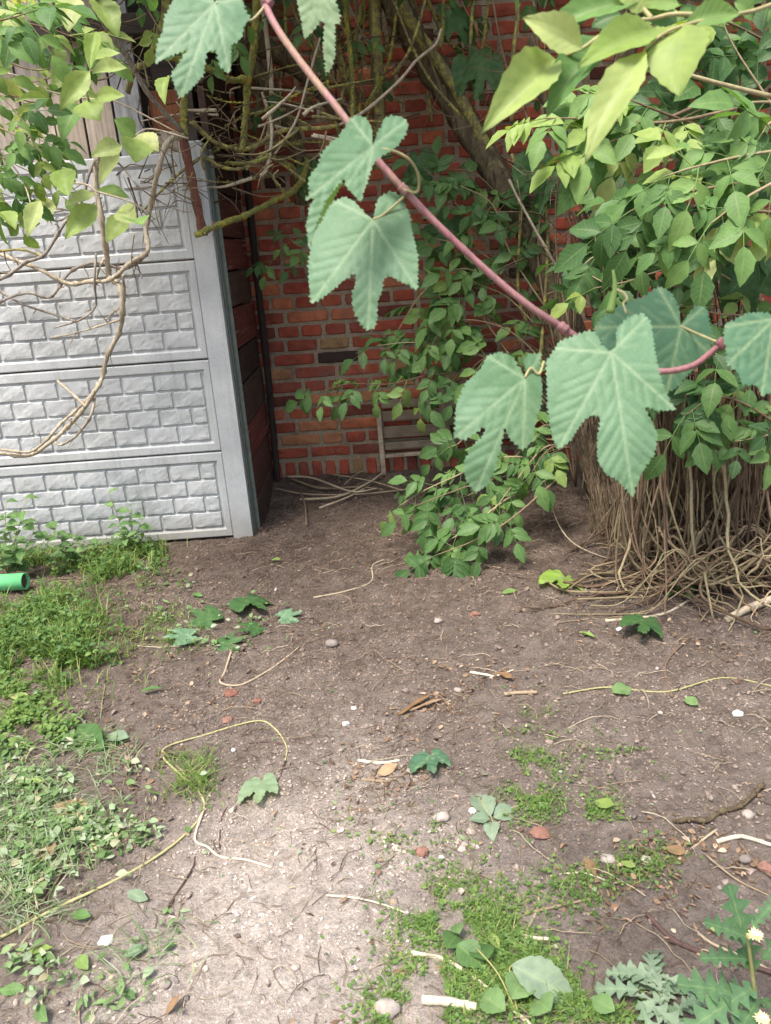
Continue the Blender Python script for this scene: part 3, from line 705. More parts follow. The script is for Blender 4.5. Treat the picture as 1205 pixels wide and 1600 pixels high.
# ------------------------------------------------------------------ traced hop leaves: outline to a curved, veined, toothed blade
def traced(outline, junction, tips, mapf, spacing, serr, teeth, seed, mat, puff=1.0, vw=2.0):
    r = np.random.RandomState(seed); o = [np.array(p, float) for p in outline]; n = len(o)
    bd = []
    for i in range(n):
        a, b = o[i], o[(i + 1) % n]; L = np.linalg.norm(b - a); m = max(1, int(round(L / (teeth / 2) * r.uniform(.8, 1.25)))); d = (b - a) / (L + 1e-9); nrm = np.array([d[1], -d[0]])
        for k in range(m):
            p = a + (b - a) * k / m
            near = np.linalg.norm(p - np.array(junction)) < teeth * 2.2
            off = 0 if near else (serr if (len(bd) % 2) else -serr * .35) * (.25 + 1.3 * r.rand() ** 1.3)
            bd.append(p + nrm * off + (d * serr * .5 if len(bd) % 2 else 0))
    area = sum(bd[i][0] * bd[(i + 1) % len(bd)][1] - bd[(i + 1) % len(bd)][0] * bd[i][1] for i in range(len(bd)))
    if area > 0:     # nrm pointed inwards: mirror the teeth
        pass
    bd = np.array(bd); mn, mx = bd.min(0), bd.max(0)
    gx, gy = np.meshgrid(np.arange(mn[0], mx[0], spacing), np.arange(mn[1], mx[1], spacing)); gp = np.stack([gx.ravel(), gy.ravel()], 1) + (r.rand(gx.size, 2) - .5) * spacing * .5
    inside = np.zeros(len(gp), bool); j = len(bd) - 1
    for i in range(len(bd)):
        xi, yi = bd[i]; xj, yj = bd[j]
        c = ((yi > gp[:, 1]) != (yj > gp[:, 1])) & (gp[:, 0] < (xj - xi) * (gp[:, 1] - yi) / (yj - yi + 1e-12) + xi); inside ^= c; j = i
    gp = gp[inside]
    dmin = np.min(np.linalg.norm(gp[:, None, :] - bd[None, ::1, :], axis=2), axis=1); gp = gp[dmin > spacing * .5]
    pts = np.concatenate([bd, gp]); nb = len(bd)
    res = delaunay_2d_cdt([Vector(p) for p in pts], [], [list(range(nb))], 1, 1e-5)
    V = np.array([tuple(v) for v in res[0]]); F = [tuple(f) for f in res[2] if len(f) == 3]
    J = np.array(junction, float); segs = []
    for tp in tips:
        tp = np.array(tp, float); v = tp - J; L = np.linalg.norm(v); u = v / L; pr = np.array([-u[1], u[0]])
        segs.append((J, tp, 1.0))
        s = L * .16; sd = 1
        while s < L * .92:
            ln = L * .42 * (1 - .55 * s / L)
            for sg in (1, -1): 
                b0 = J + u * (s + (0 if sg > 0 else teeth * .6)); segs.append((b0, b0 + (u * .78 + pr * sg * .62) * ln, .32))
            s += teeth * 2.9 * (.85 + .3 * r.rand())
    dist = np.full(len(V), 1e9); vein = np.zeros(len(V))
    for a, b, wgt in segs:
        ab = b - a; t = np.clip(((V - a) @ ab) / (ab @ ab), 0, 1); d = np.linalg.norm(V - (a + t[:, None] * ab), axis=1)
        vein = np.maximum(vein, wgt * np.exp(-(d / vw) ** 2)); dist = np.minimum(dist, d / (.6 + .4 * wgt))
    h = np.minimum(dist, teeth * 1.4) / (teeth * 1.4); h = h * (2 - h) * puff; sc_ = teeth * 4.5
    h = h + 3.2 * fbm(V[:, 0] / sc_ + seed * 3.7, V[:, 1] / sc_, 3)
    W3 = np.array([tuple(mapf(p[0], p[1], hh)) for p, hh in zip(V, h)])
    mb = MB().add(W3, None, F, V / 100.0, vein); return mb.mesh('leaf', M[mat])

CROPA = lambda p: (430 + p[0] / 4.211, 160 + p[1] / 4.211)
CROPB = lambda p: (680 + p[0] / 2.295, 440 + p[1] / 2.295)
CROPC = lambda p: (220 + p[0] / 3.544, p[1] / 3.544)
HOP = {
 'h3': (CROPA, [(655, 250), (690, 180), (715, 110), (760, 88), (810, 90), (860, 110), (875, 160), (850, 220), (800, 290), (740, 330), (680, 365), (645, 400), (620, 470), (600, 540), (580, 600), (570, 660), (520, 610), (475, 560), (452, 498), (390, 570), (330, 650), (290, 760), (250, 870), (222, 968), (205, 800), (228, 690), (270, 618), (200, 645), (235, 580), (215, 540), (240, 465), (295, 400), (300, 350), (340, 300), (380, 250), (425, 235), (425, 205), (460, 170), (490, 110), (540, 88), (590, 100), (630, 150), (640, 220), (640, 285)], (642, 288), [(860, 120), (570, 655), (215, 940), (205, 640), (500, 105)]),
 'h4': (CROPA, [(645, 770), (660, 690), (680, 630), (730, 600), (790, 585), (830, 640), (860, 690), (885, 740), (895, 830), (915, 900), (935, 1000), (940, 1100), (935, 1235), (870, 1195), (800, 1165), (740, 1130), (710, 1170), (700, 1260), (675, 1290), (670, 1400), (655, 1480), (610, 1500), (560, 1450), (520, 1370), (505, 1280), (520, 1230), (540, 1130), (500, 1130), (430, 1190), (340, 1265), (240, 1325), (225, 1200), (220, 1080), (235, 960), (250, 880), (300, 760), (360, 670), (450, 620), (520, 650), (600, 735)], (645, 772), [(610, 1495), (240, 1320), (930, 1230), (860, 690), (400, 650)]),
 'h1': (CROPC, [(410, 15), (440, -60), (520, -80), (560, -10), (580, 60), (605, 100), (570, 150), (560, 210), (500, 250), (500, 330), (490, 410), (440, 370), (420, 275), (365, 280), (355, 350), (345, 420), (290, 480), (215, 550), (190, 480), (170, 410), (210, 350), (268, 268), (180, 300), (80, 350), (90, 250), (120, 180), (130, 110), (155, 50), (200, -40), (300, -90), (380, -60)], (410, 17), [(215, 545), (85, 345), (490, 405), (560, -10), (220, -40)]),
 'h2': (CROPC, [(860, -60), (855, -10), (865, 20), (890, 120), (905, 225), (960, 170), (1000, 115), (1015, 150), (1005, 250), (1015, 350), (1025, 420), (1060, 380), (1080, 300), (1080, 130), (1102, 140), (1110, 90), (1085, 0), (1080, -60), (1020, -110), (940, -100)], (985, -70), [(905, 222), (1025, 415), (1102, 138)]),
 'h5': (CROPB, [(322, 345), (300, 300), (285, 272), (235, 250), (185, 265), (165, 310), (110, 360), (80, 420), (70, 480), (65, 560), (110, 570), (183, 520), (172, 548), (122, 600), (100, 650), (110, 720), (145, 760), (190, 730), (220, 660), (240, 580), (250, 525), (270, 570), (315, 608), (350, 570), (365, 490), (385, 440), (385, 370), (375, 310), (385, 255), (345, 255), (312, 275), (326, 320)], (322, 347), [(145, 755), (70, 560), (315, 604), (380, 260), (190, 270)]),
 'h6': (CROPB, [(625, 250), (600, 225), (575, 180), (555, 172), (500, 190), (450, 210), (425, 240), (395, 290), (400, 360), (400, 450), (410, 530), (440, 610), (490, 570), (525, 510), (560, 480), (590, 490), (580, 560), (580, 640), (610, 690), (660, 720), (710, 775), (740, 690), (790, 620), (800, 550), (775, 490), (755, 450), (800, 465), (865, 460), (830, 400), (805, 320), (785, 210), (775, 140), (745, 110), (690, 125), (650, 165), (648, 235)], (632, 254), [(710, 770), (440, 606), (860, 458), (760, 125), (430, 240)]),
 'h7': (CROPB, [(880, 155), (875, 90), (850, 40), (800, 12), (760, 45), (700, 70), (650, 90), (590, 130), (565, 170), (600, 230), (700, 330), (780, 380), (830, 405), (880, 370), (930, 310), (990, 270), (995, 180), (975, 90), (930, 85), (900, 130)], (882, 160), [(830, 400), (990, 265), (800, 20), (960, 95), (575, 165)]),
 'h8': (CROPB, [(1215, 130), (1190, 108), (1120, 110), (1040, 150), (1030, 190), (1040, 240), (1045, 300), (1090, 330), (1100, 375), (1155, 370), (1170, 415), (1215, 395), (1270, 400), (1300, 330), (1310, 230), (1290, 150), (1240, 110)], (1215, 135), [(1170, 410), (1045, 300), (1300, 330), (1040, 160)]),
 'h9': (CROPA, [(455, 500), (400, 530), (360, 580), (325, 650), (300, 735), (260, 850), (300, 800), (350, 700), (405, 615)], (455, 502), [(265, 845)]),
}
def build_hop():
    s0 = Z(410, -10, .92); root = empty('hop_vine', 'pink hop stem with large toothed green leaves hanging across the view', 'hop vine', (s0.x, s0.y, s0.z), 'hop vines')
    def place(key, z, bx, by, curve, mat, sp=3.3, seed=0, puff=.0013, serr=2.5):
        cr, ol, jn, tips = HOP[key]; ol = [cr(p) for p in ol]; jn = cr(jn); tips = [cr(p) for p in tips]
        k = z / FPX
        def mp(u, v, h):
            du, dv = (u - jn[0]) * k, (v - jn[1]) * k
            return Z(u, v, z + bx * du + by * dv + curve * (du * du + dv * dv) - h * puff)
        obj('leaf', traced(ol, jn, tips, mp, sp, serr, 8.0, seed, mat, 1.0, 2.2), root)
    place('h1', .84, .18, -.35, 2.2, 'hop', seed=1)
    place('h2', .90, -.2, .05, 1.5, 'hoppale', seed=2)
    place('h3', .80, .30, -.30, 1.5, 'hop', seed=3)
    place('h9', .815, .9, -.2, 1.0, 'hopyoung', seed=9)
    place('h4', .87, -.10, -.35, 1.6, 'hop', seed=4)
    place('h5', .88, .25, -.30, 2.0, 'hop', seed=5)
    place('h6', .80, -.08, -.38, 1.8, 'hop', seed=6)
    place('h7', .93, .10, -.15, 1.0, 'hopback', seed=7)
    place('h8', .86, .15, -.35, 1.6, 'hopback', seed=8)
    st = [(404, -40, .94), (416, 10, .92), (440, 55, .90), (480, 110, .88), (520, 160, .865), (560, 212, .86), (600, 262, .86), (640, 306, .865), (680, 347, .87), (730, 395, .875), (780, 440, .885), (830, 480, .89), (880, 512, .895), (940, 552, .90), (1000, 574, .90), (1040, 580, .89), (1085, 570, .88), (1120, 543, .875), (1140, 530, .87), (1200, 500, .87), (1260, 480, .87)]
    mb = MB(); tube(mb, smooth_path([Z(*p) for p in st], 5), .0043, .0034, 10, rough=.10); obj('stem', mb.mesh('stem', M['pink']), root)
    for j, (px, py, z) in enumerate(((418, 2, .918), (632, 297, .864), (880, 512, .895), (1128, 537, .873))):
        mb = MB(); c = Z(px, py, z); q = Z(px + 8, py + 7, z); d = (q - c).normalized()
        tube(mb, [c - d * .006, c - d * .003, c, c + d * .003, c + d * .006], .0056, .0056, 8, rough=.4); mb.v[0][:] = mb.v[0]; obj('node', mb.mesh('node', M['pink']), root)
    for pts in ([(632, 297, .86), (652, 300, .855), (654, 275, .84), (640, 250, .82), (612, 235, .805), (583, 232, .80)],
                [(1000, 575, .89), (975, 560, .87), (955, 551, .80)], [(850, 565, .895), (842, 585, .885), (830, 575, .882), (820, 590, .88)],
                [(1130, 538, .875), (1105, 528, .90), (1080, 517, .925), (1064, 510, .93)], [(640, 300, .865), (600, 335, .87), (583, 343, .87)],
                [(416, 8, .92), (392, 32, .90), (370, 20, .87), (338, 5, .84)]):
        mb = MB(); tube(mb, smooth_path([Z(*p) for p in pts], 5), .0017, .0014, 6); obj('petiole', mb.mesh('petiole', M['petiole']), root)
    mb = MB(); tube(mb, smooth_path([Z(953, 488, .90), Z(957, 470, .90), Z(961, 448, .90), Z(958, 422, .90)], 4), .0055, .0016, 7); obj('shoot_tip', mb.mesh('shoot_tip', M['hopyoung']), root)
    mb = MB(); tube(mb, smooth_path([Z(962, 452, .90), Z(975, 458, .895), (Z(980, 468, .89)), Z(974, 474, .885), Z(979, 490, .88)], 4), .002, .0012, 6); obj('tendril', mb.mesh('tendril', M['petiole']), root)
build_hop()
# generic hop leaf for the wall vine, shade put into its dark green
def build_wall_hop():
    b = P(900, 760, 4.3); root = empty('hop_vine', 'dark leaved hop vine climbing the leaning trunk by the brick wall', 'hop vine', (b.x, b.y, gzf(b.x, b.y)), 'hop vines')
    cr, ol, jn, tips = HOP['h4']; J = np.array(jn, float); me = []
    for s in range(2):
        f = lambda u, v, h: ((v - J[1]) / 730.0, (u - J[0]) / 730.0 * (1 if s else -1), .06 * h - .25 * (((u - J[0]) / 730.0) ** 2) - .12 * ((v - J[1]) / 730.0) ** 2)
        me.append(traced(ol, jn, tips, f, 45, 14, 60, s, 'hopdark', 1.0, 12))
    for (jx, jy, ang, L, Y) in ((735, 92, 70, 62, 4.5), (760, 95, 110, 60, 4.45), (700, 20, 60, 60, 4.6), (920, 205, 100, 95, 3.9), (900, 215, 60, 80, 4.0), (955, 250, 120, 85, 3.8), (975, 330, 100, 95, 3.7), (1010, 345, 70, 90, 3.7), (840, 250, 80, 80, 4.3), (868, 265, 110, 70, 4.3), (1130, 350, 100, 95, 3.4), (1170, 420, 80, 80, 3.4), (990, 395, 90, 80, 3.8), (1080, 205, 70, 90, 3.6),
                             (1140, 200, 110, 90, 3.6), (910, 420, 60, 70, 4.0), (700, 345, 100, 60, 4.5), (660, 260, 100, 50, 4.6), (480, 262, 60, 50, 4.5), (1190, 260, 100, 95, 3.3), (1060, 440, 90, 70, 3.6), (1150, 60, 90, 90, 3.4), (655, 245, 70, 45, 4.6)):
        a = P(jx, jy, Y); b_ = P(jx + L * math.cos(math.radians(ang)), jy + L * math.sin(math.radians(ang)), Y - .05)
        d = b_ - a; nv = VIEW + Vector((R.uniform(-.5, .5), R.uniform(-.3, .3), R.uniform(-.2, .5)))
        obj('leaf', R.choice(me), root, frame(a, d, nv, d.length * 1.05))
    mb = MB(); tube(mb, smooth_path([b, P(880, 600, 4.3), P(842, 420, 4.3), P(845, 250, 4.3), P(790, 100, 4.4), P(760, -60, 4.5)], 6), .007, .005, 6, rough=.2)
    tube(mb, smooth_path([b, P(900, 580, 4.1), P(870, 400, 4.2), P(880, 250, 4.1), P(960, 100, 4.0), P(990, -60, 4.0)], 6), .006, .004, 6, rough=.2)
    obj('stem', mb.mesh('stem', M['vinestem']), root)
build_wall_hop()

# ------------------------------------------------------------------ elder tree with leaning trunks by the wall, crown above
def build_tree():
    b = G(945, 815); root = empty('elder_tree', 'leaning lichen grown elder with several crooked trunks before the brick wall', 'tree', b)
    def limb(pts, r0, r1, m, nm='limb', n=9, rough=.22, knot=.15):
        path = smooth_path([p if isinstance(p, Vector) else P(*p) for p in pts], 6)
        mb = MB(); tube(mb, path, r0, r1, n, rough=rough, knot=knot); return obj(nm, mb.mesh(nm, M[m]), root)
    limb([G(955, 818), (935, 740, 4.0), (910, 620, 4.15), (885, 500, 4.3), (820, 350, 4.45), (750, 230, 4.55), (690, 130, 4.6), (625, 20, 4.6), (570, -90, 4.6)], .085, .065, 'bark', 'trunk', 12, .3)
    limb([(905, 600, 4.2), (880, 470, 4.3), (840, 380, 4.4), (770, 245, 4.5), (700, 120, 4.5), (640, 30, 4.45), (600, -60, 4.4)], .03, .028, 'mossbark')
    limb([(590, 265, 4.65), (592, 180, 4.62), (588, 80, 4.6), (583, -60, 4.6)], .032, .036, 'mossbark')
    limb([(575, 210, 4.7), (545, 130, 4.7), (525, 60, 4.7), (510, -60, 4.7)], .028, .03, 'mossbark')
    limb([(470, 320, 4.55), (468, 245, 4.55), (445, 180, 4.5), (405, 115, 4.5), (360, 60, 4.5), (300, -60, 4.5)], .036, .046, 'bark')
    limb([(540, 190, 4.6), (500, 140, 4.6), (450, 95, 4.55), (405, 68, 4.5)], .04, .05, 'bark')
    limb([(480, 300, 4.5), (455, 262, 4.5), (425, 245, 4.4)], .02, .016, 'mossbark')
    limb([(482, 250, 4.5), (465, 292, 4.45), (420, 318, 4.3), (375, 340, 4.15), (340, 352, 4.0), (306, 368, 3.92)], .017, .013, 'lichen', 'branch', 8, .5)
    limb([(402, -50, 4.2), (398, 60, 4.2), (388, 125, 4.2), (384, 180, 4.2), (377, 245, 4.2)], .020, .014, 'lichen', 'branch', 8, .4)
    limb([(388, 122, 4.2), (360, 125, 4.1), (330, 110, 4.0), (300, 95, 3.9), (250, 90, 3.8)], .015, .010, 'lichen', 'branch', 8, .5)
    limb([(300, 190, 4.1), (340, 225, 4.15), (390, 232, 4.2), (440, 205, 4.2), (500, 200, 4.2), (530, 196, 4.2)], .011, .011, 'mossbark', 'branch', 7, .3)
    limb([(530, 196, 4.2), (575, 170, 4.15), (625, 125, 4.1), (650, 95, 4.1), (680, 70, 4.05), (690, 45, 4.05)], .008, .006, 'dryvine', 'branch', 6, .2)
    limb([(410, 145, 4.3), (425, 200, 4.2), (418, 260, 4.1), (408, 275, 4.05)], .008, .009, 'dryvine', 'branch', 6, .3)
    limb([(355, 255, 4.2), (390, 255, 4.1), (420, 245, 4.05)], .009, .008, 'lichen', 'branch', 7, .5)
    limb([(320, 245, 4.1), (350, 262, 4.1), (385, 262, 4.1), (415, 240, 4.1), (450, 215, 4.1), (470, 200, 4.15)], .009, .007, 'mossbark', 'branch', 6, .4)
    limb([(500, 60, 4.3), (480, 130, 4.2), (462, 190, 4.15), (430, 240, 4.1)], .006, .005, 'dryvine', 'branch', 6, .2)
    limb([(288, 30, 3.9), (290, 110, 3.95), (287, 180, 4.0), (290, 215, 4.0)], .018, .014, 'lichen', 'branch', 8, .4)
    limb([(225, -60, 3.6), (260, 0, 3.7), (235, 90, 3.8), (210, 110, 3.85), (200, 145, 3.9)], .018, .012, 'mossbark', 'branch', 7, .3)
    limb([(140, -30, 3.4), (165, 40, 3.5), (200, 90, 3.6), (235, 150, 3.7), (285, 205, 3.9)], .012, .010, 'greyvine', 'branch', 7, .3)
    limb([(860, 560, 4.4), (812, 470, 4.4), (815, 300, 4.3), (800, 240, 4.3)], .010, .010, 'mossbark', 'branch', 6, .25)
    limb([(840, 620, 4.3), (856, 400, 4.3), (850, 300, 4.3), (843, 240, 4.25)], .011, .009, 'mossbark', 'branch', 6, .25)
    limb([(910, 480, 4.3), (860, 400, 4.2), (815, 320, 4.2), (795, 280, 4.2)], .008, .006, 'dryvine', 'branch', 6, .3)
    limb([(800, 190, 4.3), (800, 110, 4.3), (810, 20, 4.3), (820, -60, 4.3)], .012, .010, 'mossbark', 'branch', 6, .25)
    limb([(920, 330, 4.2), (880, 230, 4.3), (845, 140, 4.35), (830, 60, 4.4)], .017, .02, 'bark', 'branch', 7, .3)
    limb([(985, 480, 4.0), (965, 330, 4.0), (958, 250, 4.05), (975, 120, 4.1), (990, -40, 4.1)], .055, .05, 'bark', 'limb', 10, .3)
    for _ in range(34):
        x = R.uniform(300, 500); y = R.uniform(120, 285); an = R.choice((0, math.pi)) + R.gauss(0, .6); L = R.uniform(50, 130); Y = R.uniform(3.95, 4.4)
        limb([(x, y, Y), (x + L * .5 * math.cos(an) + R.gauss(0, 6), y + L * .5 * math.sin(an) + R.gauss(0, 6), Y), (x + L * math.cos(an), y + L * math.sin(an), Y + R.uniform(-.1, .1))], R.uniform(.004, .010), .003, R.choice(('mossbark', 'mossbark', 'lichen', 'dryvine')), 'twig', 6, .35)
    for _ in range(26):
        x = R.uniform(375, 740); y1 = R.uniform(90, 300) if x < 560 else R.uniform(40, 190); Y = R.uniform(4.3, 4.8); sl_ = R.gauss(-.15, .35)
        limb([(x, y1, Y), (x + sl_ * 60 + R.gauss(0, 8), y1 * .55, Y + R.gauss(0, .05)), (x + sl_ * 150 + R.gauss(0, 10), -60, Y)], R.uniform(.004, .011), R.uniform(.006, .015), R.choice(('mossbark', 'mossbark', 'bark', 'lichen', 'dryvine')), 'branch', 6, .3)
    for (pts, n_, sz) in (([(470, -60, 4.3), (480, 20, 4.3), (500, 80, 4.3)], 5, .16), ([(520, -60, 4.5), (560, 40, 4.5), (600, 120, 4.5)], 5, .15), ([(700, -60, 4.6), (730, 20, 4.6), (760, 60, 4.6)], 5, .18), ([(430, -40, 4.3), (420, 120, 4.3), (400, 170, 4.3)], 5, .14), ([(810, -60, 4.5), (850, 60, 4.5), (840, 130, 4.5)], 5, .16), ([(900, -60, 4.4), (940, 20, 4.4), (1000, 60, 4.4)], 5, .2)):
        spray(root, pts, n_, sz, 'elderdark', None, r0=.004)
    # tufts of lichen on the mossy branches
    lm = MB()
    for ch in list(root.children):
        if ch.data and ch.data.materials[0] == M['lichen'] or (ch.data and ch.data.materials[0] == M['mossbark'] and len(ch.data.vertices) < 260):
            co = [v_.co for v_ in ch.data.vertices]
            for _ in range(60 if ch.data.materials[0] == M['lichen'] else 14):
                c = R.choice(co); sz_ = R.uniform(.002, .007); v_, f_ = ICO_V, ICO_F
                lm.add(v_ * (1 + (RN.rand(12, 1) - .5) * .7) * sz_ + np.array(c), None, f_, None, R.random())
    o = obj('lichen', lm.mesh('lichen', M['lichen']), root); o['kind'] = 'stuff'
    # criss-cross of fine dead twigs
    mb = MB()
    for (cx, cy, sx, sy, n, Y) in ((330, 205, 90, 60, 55, 4.2), (270, 300, 90, 40, 40, 4.0), (420, 235, 60, 40, 26, 4.1), (560, 120, 90, 110, 24, 4.6), (900, 300, 80, 60, 40, 4.2), (850, 400, 60, 90, 34, 4.35), (180, 90, 120, 70, 45, 3.7), (700, 90, 110, 90, 40, 4.7), (820, 120, 90, 110, 40, 4.5), (480, 80, 110, 90, 50, 4.5)):
        for _ in range(n):
            x = cx + R.gauss(0, sx * .6); y = cy + R.gauss(0, sy * .6); an = R.uniform(0, 6.28); L = R.uniform(25, 90); yy = Y + R.uniform(-.25, .2)
            p0 = P(x, y, yy); p2 = P(x + L * math.cos(an), y + L * math.sin(an) * .8, yy + R.uniform(-.1, .1)); pm = (p0 + p2) / 2 + Vector((R.uniform(-1, 1), R.uniform(-1, 1), R.uniform(-1, 1))) * .03
            tube(mb, smooth_path([p0, pm, p2], 3), R.uniform(.0022, .005), .0015, 4, a=R.random(), rough=.2)
    o = obj('dead_twigs', mb.mesh('dead_twigs', M['vinestem2']), root); o['kind'] = 'stuff'
    # crown above the picture
    mb = MB(); v, q, uv = leaflet(1, .26, 3, 1, 0, .3, .3)
    n = 0
    while n < 5600:
        x = R.uniform(-1.4, 3.2); y = R.uniform(3.3, 5.6); z = R.uniform(2.5, 4.4)
        if vn1(x * 2.2 + 7, y * 2.2 + z * 1.7 + 3) < .36: continue
        px, py, _ = proj((x, y, z))
        if py > -25: continue
        d = Vector((R.uniform(-1, 1), R.uniform(-1, 1), R.uniform(-.9, .1))); mb.add(xf(v, frame((x, y, z), d, (R.uniform(-.5, .5), R.uniform(-.5, .5), 1), R.uniform(.10, .17))), q, None, uv, R.random()); n += 1
    o = obj('foliage', mb.mesh('foliage', M['crown']), root); o['kind'] = 'stuff'
build_tree()

# ------------------------------------------------------------------ leafy shrubs
def build_center_shrub():
    b = G(905, 770); root = empty('elder_shrub', 'fresh green elder shrub spreading its leaves low in front of the brick wall', 'shrub', b)
    mb = MB(); K = dict(branch_mb=mb)
    S_ = lambda pts, n, size=.36, m='elder', **k: spray(root, pts, n, size * .84, m, mb, **k)
    S_([(900, 760, 4.1), (860, 640, 4.2), (760, 590, 4.2), (680, 585, 4.2), (610, 600, 4.2), (545, 600, 4.2), (500, 612, 4.2)], 14, .27, t0=.4)
    S_([(880, 640, 4.2), (760, 560, 4.3), (690, 540, 4.3), (640, 535, 4.3), (590, 540, 4.3)], 13, .27, t0=.3)
    S_([(860, 560, 4.3), (760, 500, 4.35), (700, 520, 4.3), (670, 550, 4.25), (655, 620, 4.2)], 10, .28, t0=.3)
    S_([(890, 560, 4.35), (800, 440, 4.4), (740, 360, 4.4), (700, 300, 4.4), (660, 260, 4.45)], 9, .30, t0=.3)
    S_([(880, 520, 4.35), (800, 400, 4.35), (770, 320, 4.35), (720, 290, 4.35)], 7, .30, t0=.3)
    S_([(870, 520, 4.4), (780, 440, 4.4), (720, 420, 4.4), (680, 440, 4.4), (650, 470, 4.4), (620, 520, 4.4)], 7, .28, t0=.3)
    S_([(850, 500, 4.4), (760, 400, 4.45), (710, 380, 4.45), (670, 370, 4.45), (650, 360, 4.45)], 7, .28, t0=.3)
    S_([(560, 440, 4.55), (500, 425, 4.55), (470, 408, 4.5), (440, 405, 4.5), (418, 408, 4.5)], 4, .22, t0=.5, r0=.003)
    S_([(540, 420, 4.55), (500, 400, 4.55), (470, 385, 4.5), (452, 372, 4.5)], 4, .20, t0=.5, r0=.003)
    S_([(890, 690, 3.9), (800, 680, 3.9), (740, 660, 3.9), (720, 690, 3.9), (700, 700, 3.9)], 5, .30, t0=.3)
    S_([(880, 720, 3.8), (780, 715, 3.75), (710, 745, 3.7), (660, 768, 3.7), (625, 790, 3.7)], 9, .26, t0=.25)
    S_([(880, 740, 3.7), (800, 775, 3.6), (740, 820, 3.5), (700, 845, 3.5), (670, 858, 3.5)], 10, .28, t0=.3)
    S_([(890, 700, 3.8), (850, 700, 3.7), (800, 760, 3.6), (770, 800, 3.5)], 8, .30, t0=.2)
    S_([(890, 690, 3.9), (850, 665, 3.9), (800, 720, 3.8), (740, 770, 3.7), (700, 780, 3.7)], 9, .30, t0=.2)
    S_([(880, 740, 3.8), (870, 700, 3.7), (850, 710, 3.65), (830, 740, 3.6)], 7, .28, t0=.3)
    S_([(860, 640, 4.3), (800, 560, 4.3), (730, 470, 4.35), (690, 480, 4.3)], 8, .30, t0=.2)
    S_([(880, 560, 4.4), (800, 470, 4.4), (740, 440, 4.4), (690, 400, 4.4)], 9, .30, t0=.2)
    S_([(870, 480, 4.45), (800, 340, 4.45), (740, 270, 4.45), (670, 270, 4.45)], 9, .28, t0=.3)
    S_([(880, 600, 4.2), (800, 520, 4.25), (720, 500, 4.25), (680, 530, 4.2)], 8, .28, t0=.2)
    S_([(890, 640, 4.1), (830, 580, 4.1), (760, 560, 4.1), (720, 600, 4.1)], 8, .30, t0=.2)
    S_([(860, 440, 4.4), (820, 380, 4.4), (800, 300, 4.4), (760, 330, 4.4)], 8, .28, t0=.2)
    S_([(880, 700, 3.8), (800, 740, 3.7), (730, 760, 3.65), (650, 790, 3.6)], 8, .30, t0=.25)
    S_([(880, 740, 3.6), (800, 810, 3.45), (740, 845, 3.4), (680, 868, 3.4)], 7, .28, t0=.35)
    return root
CS = build_center_shrub()
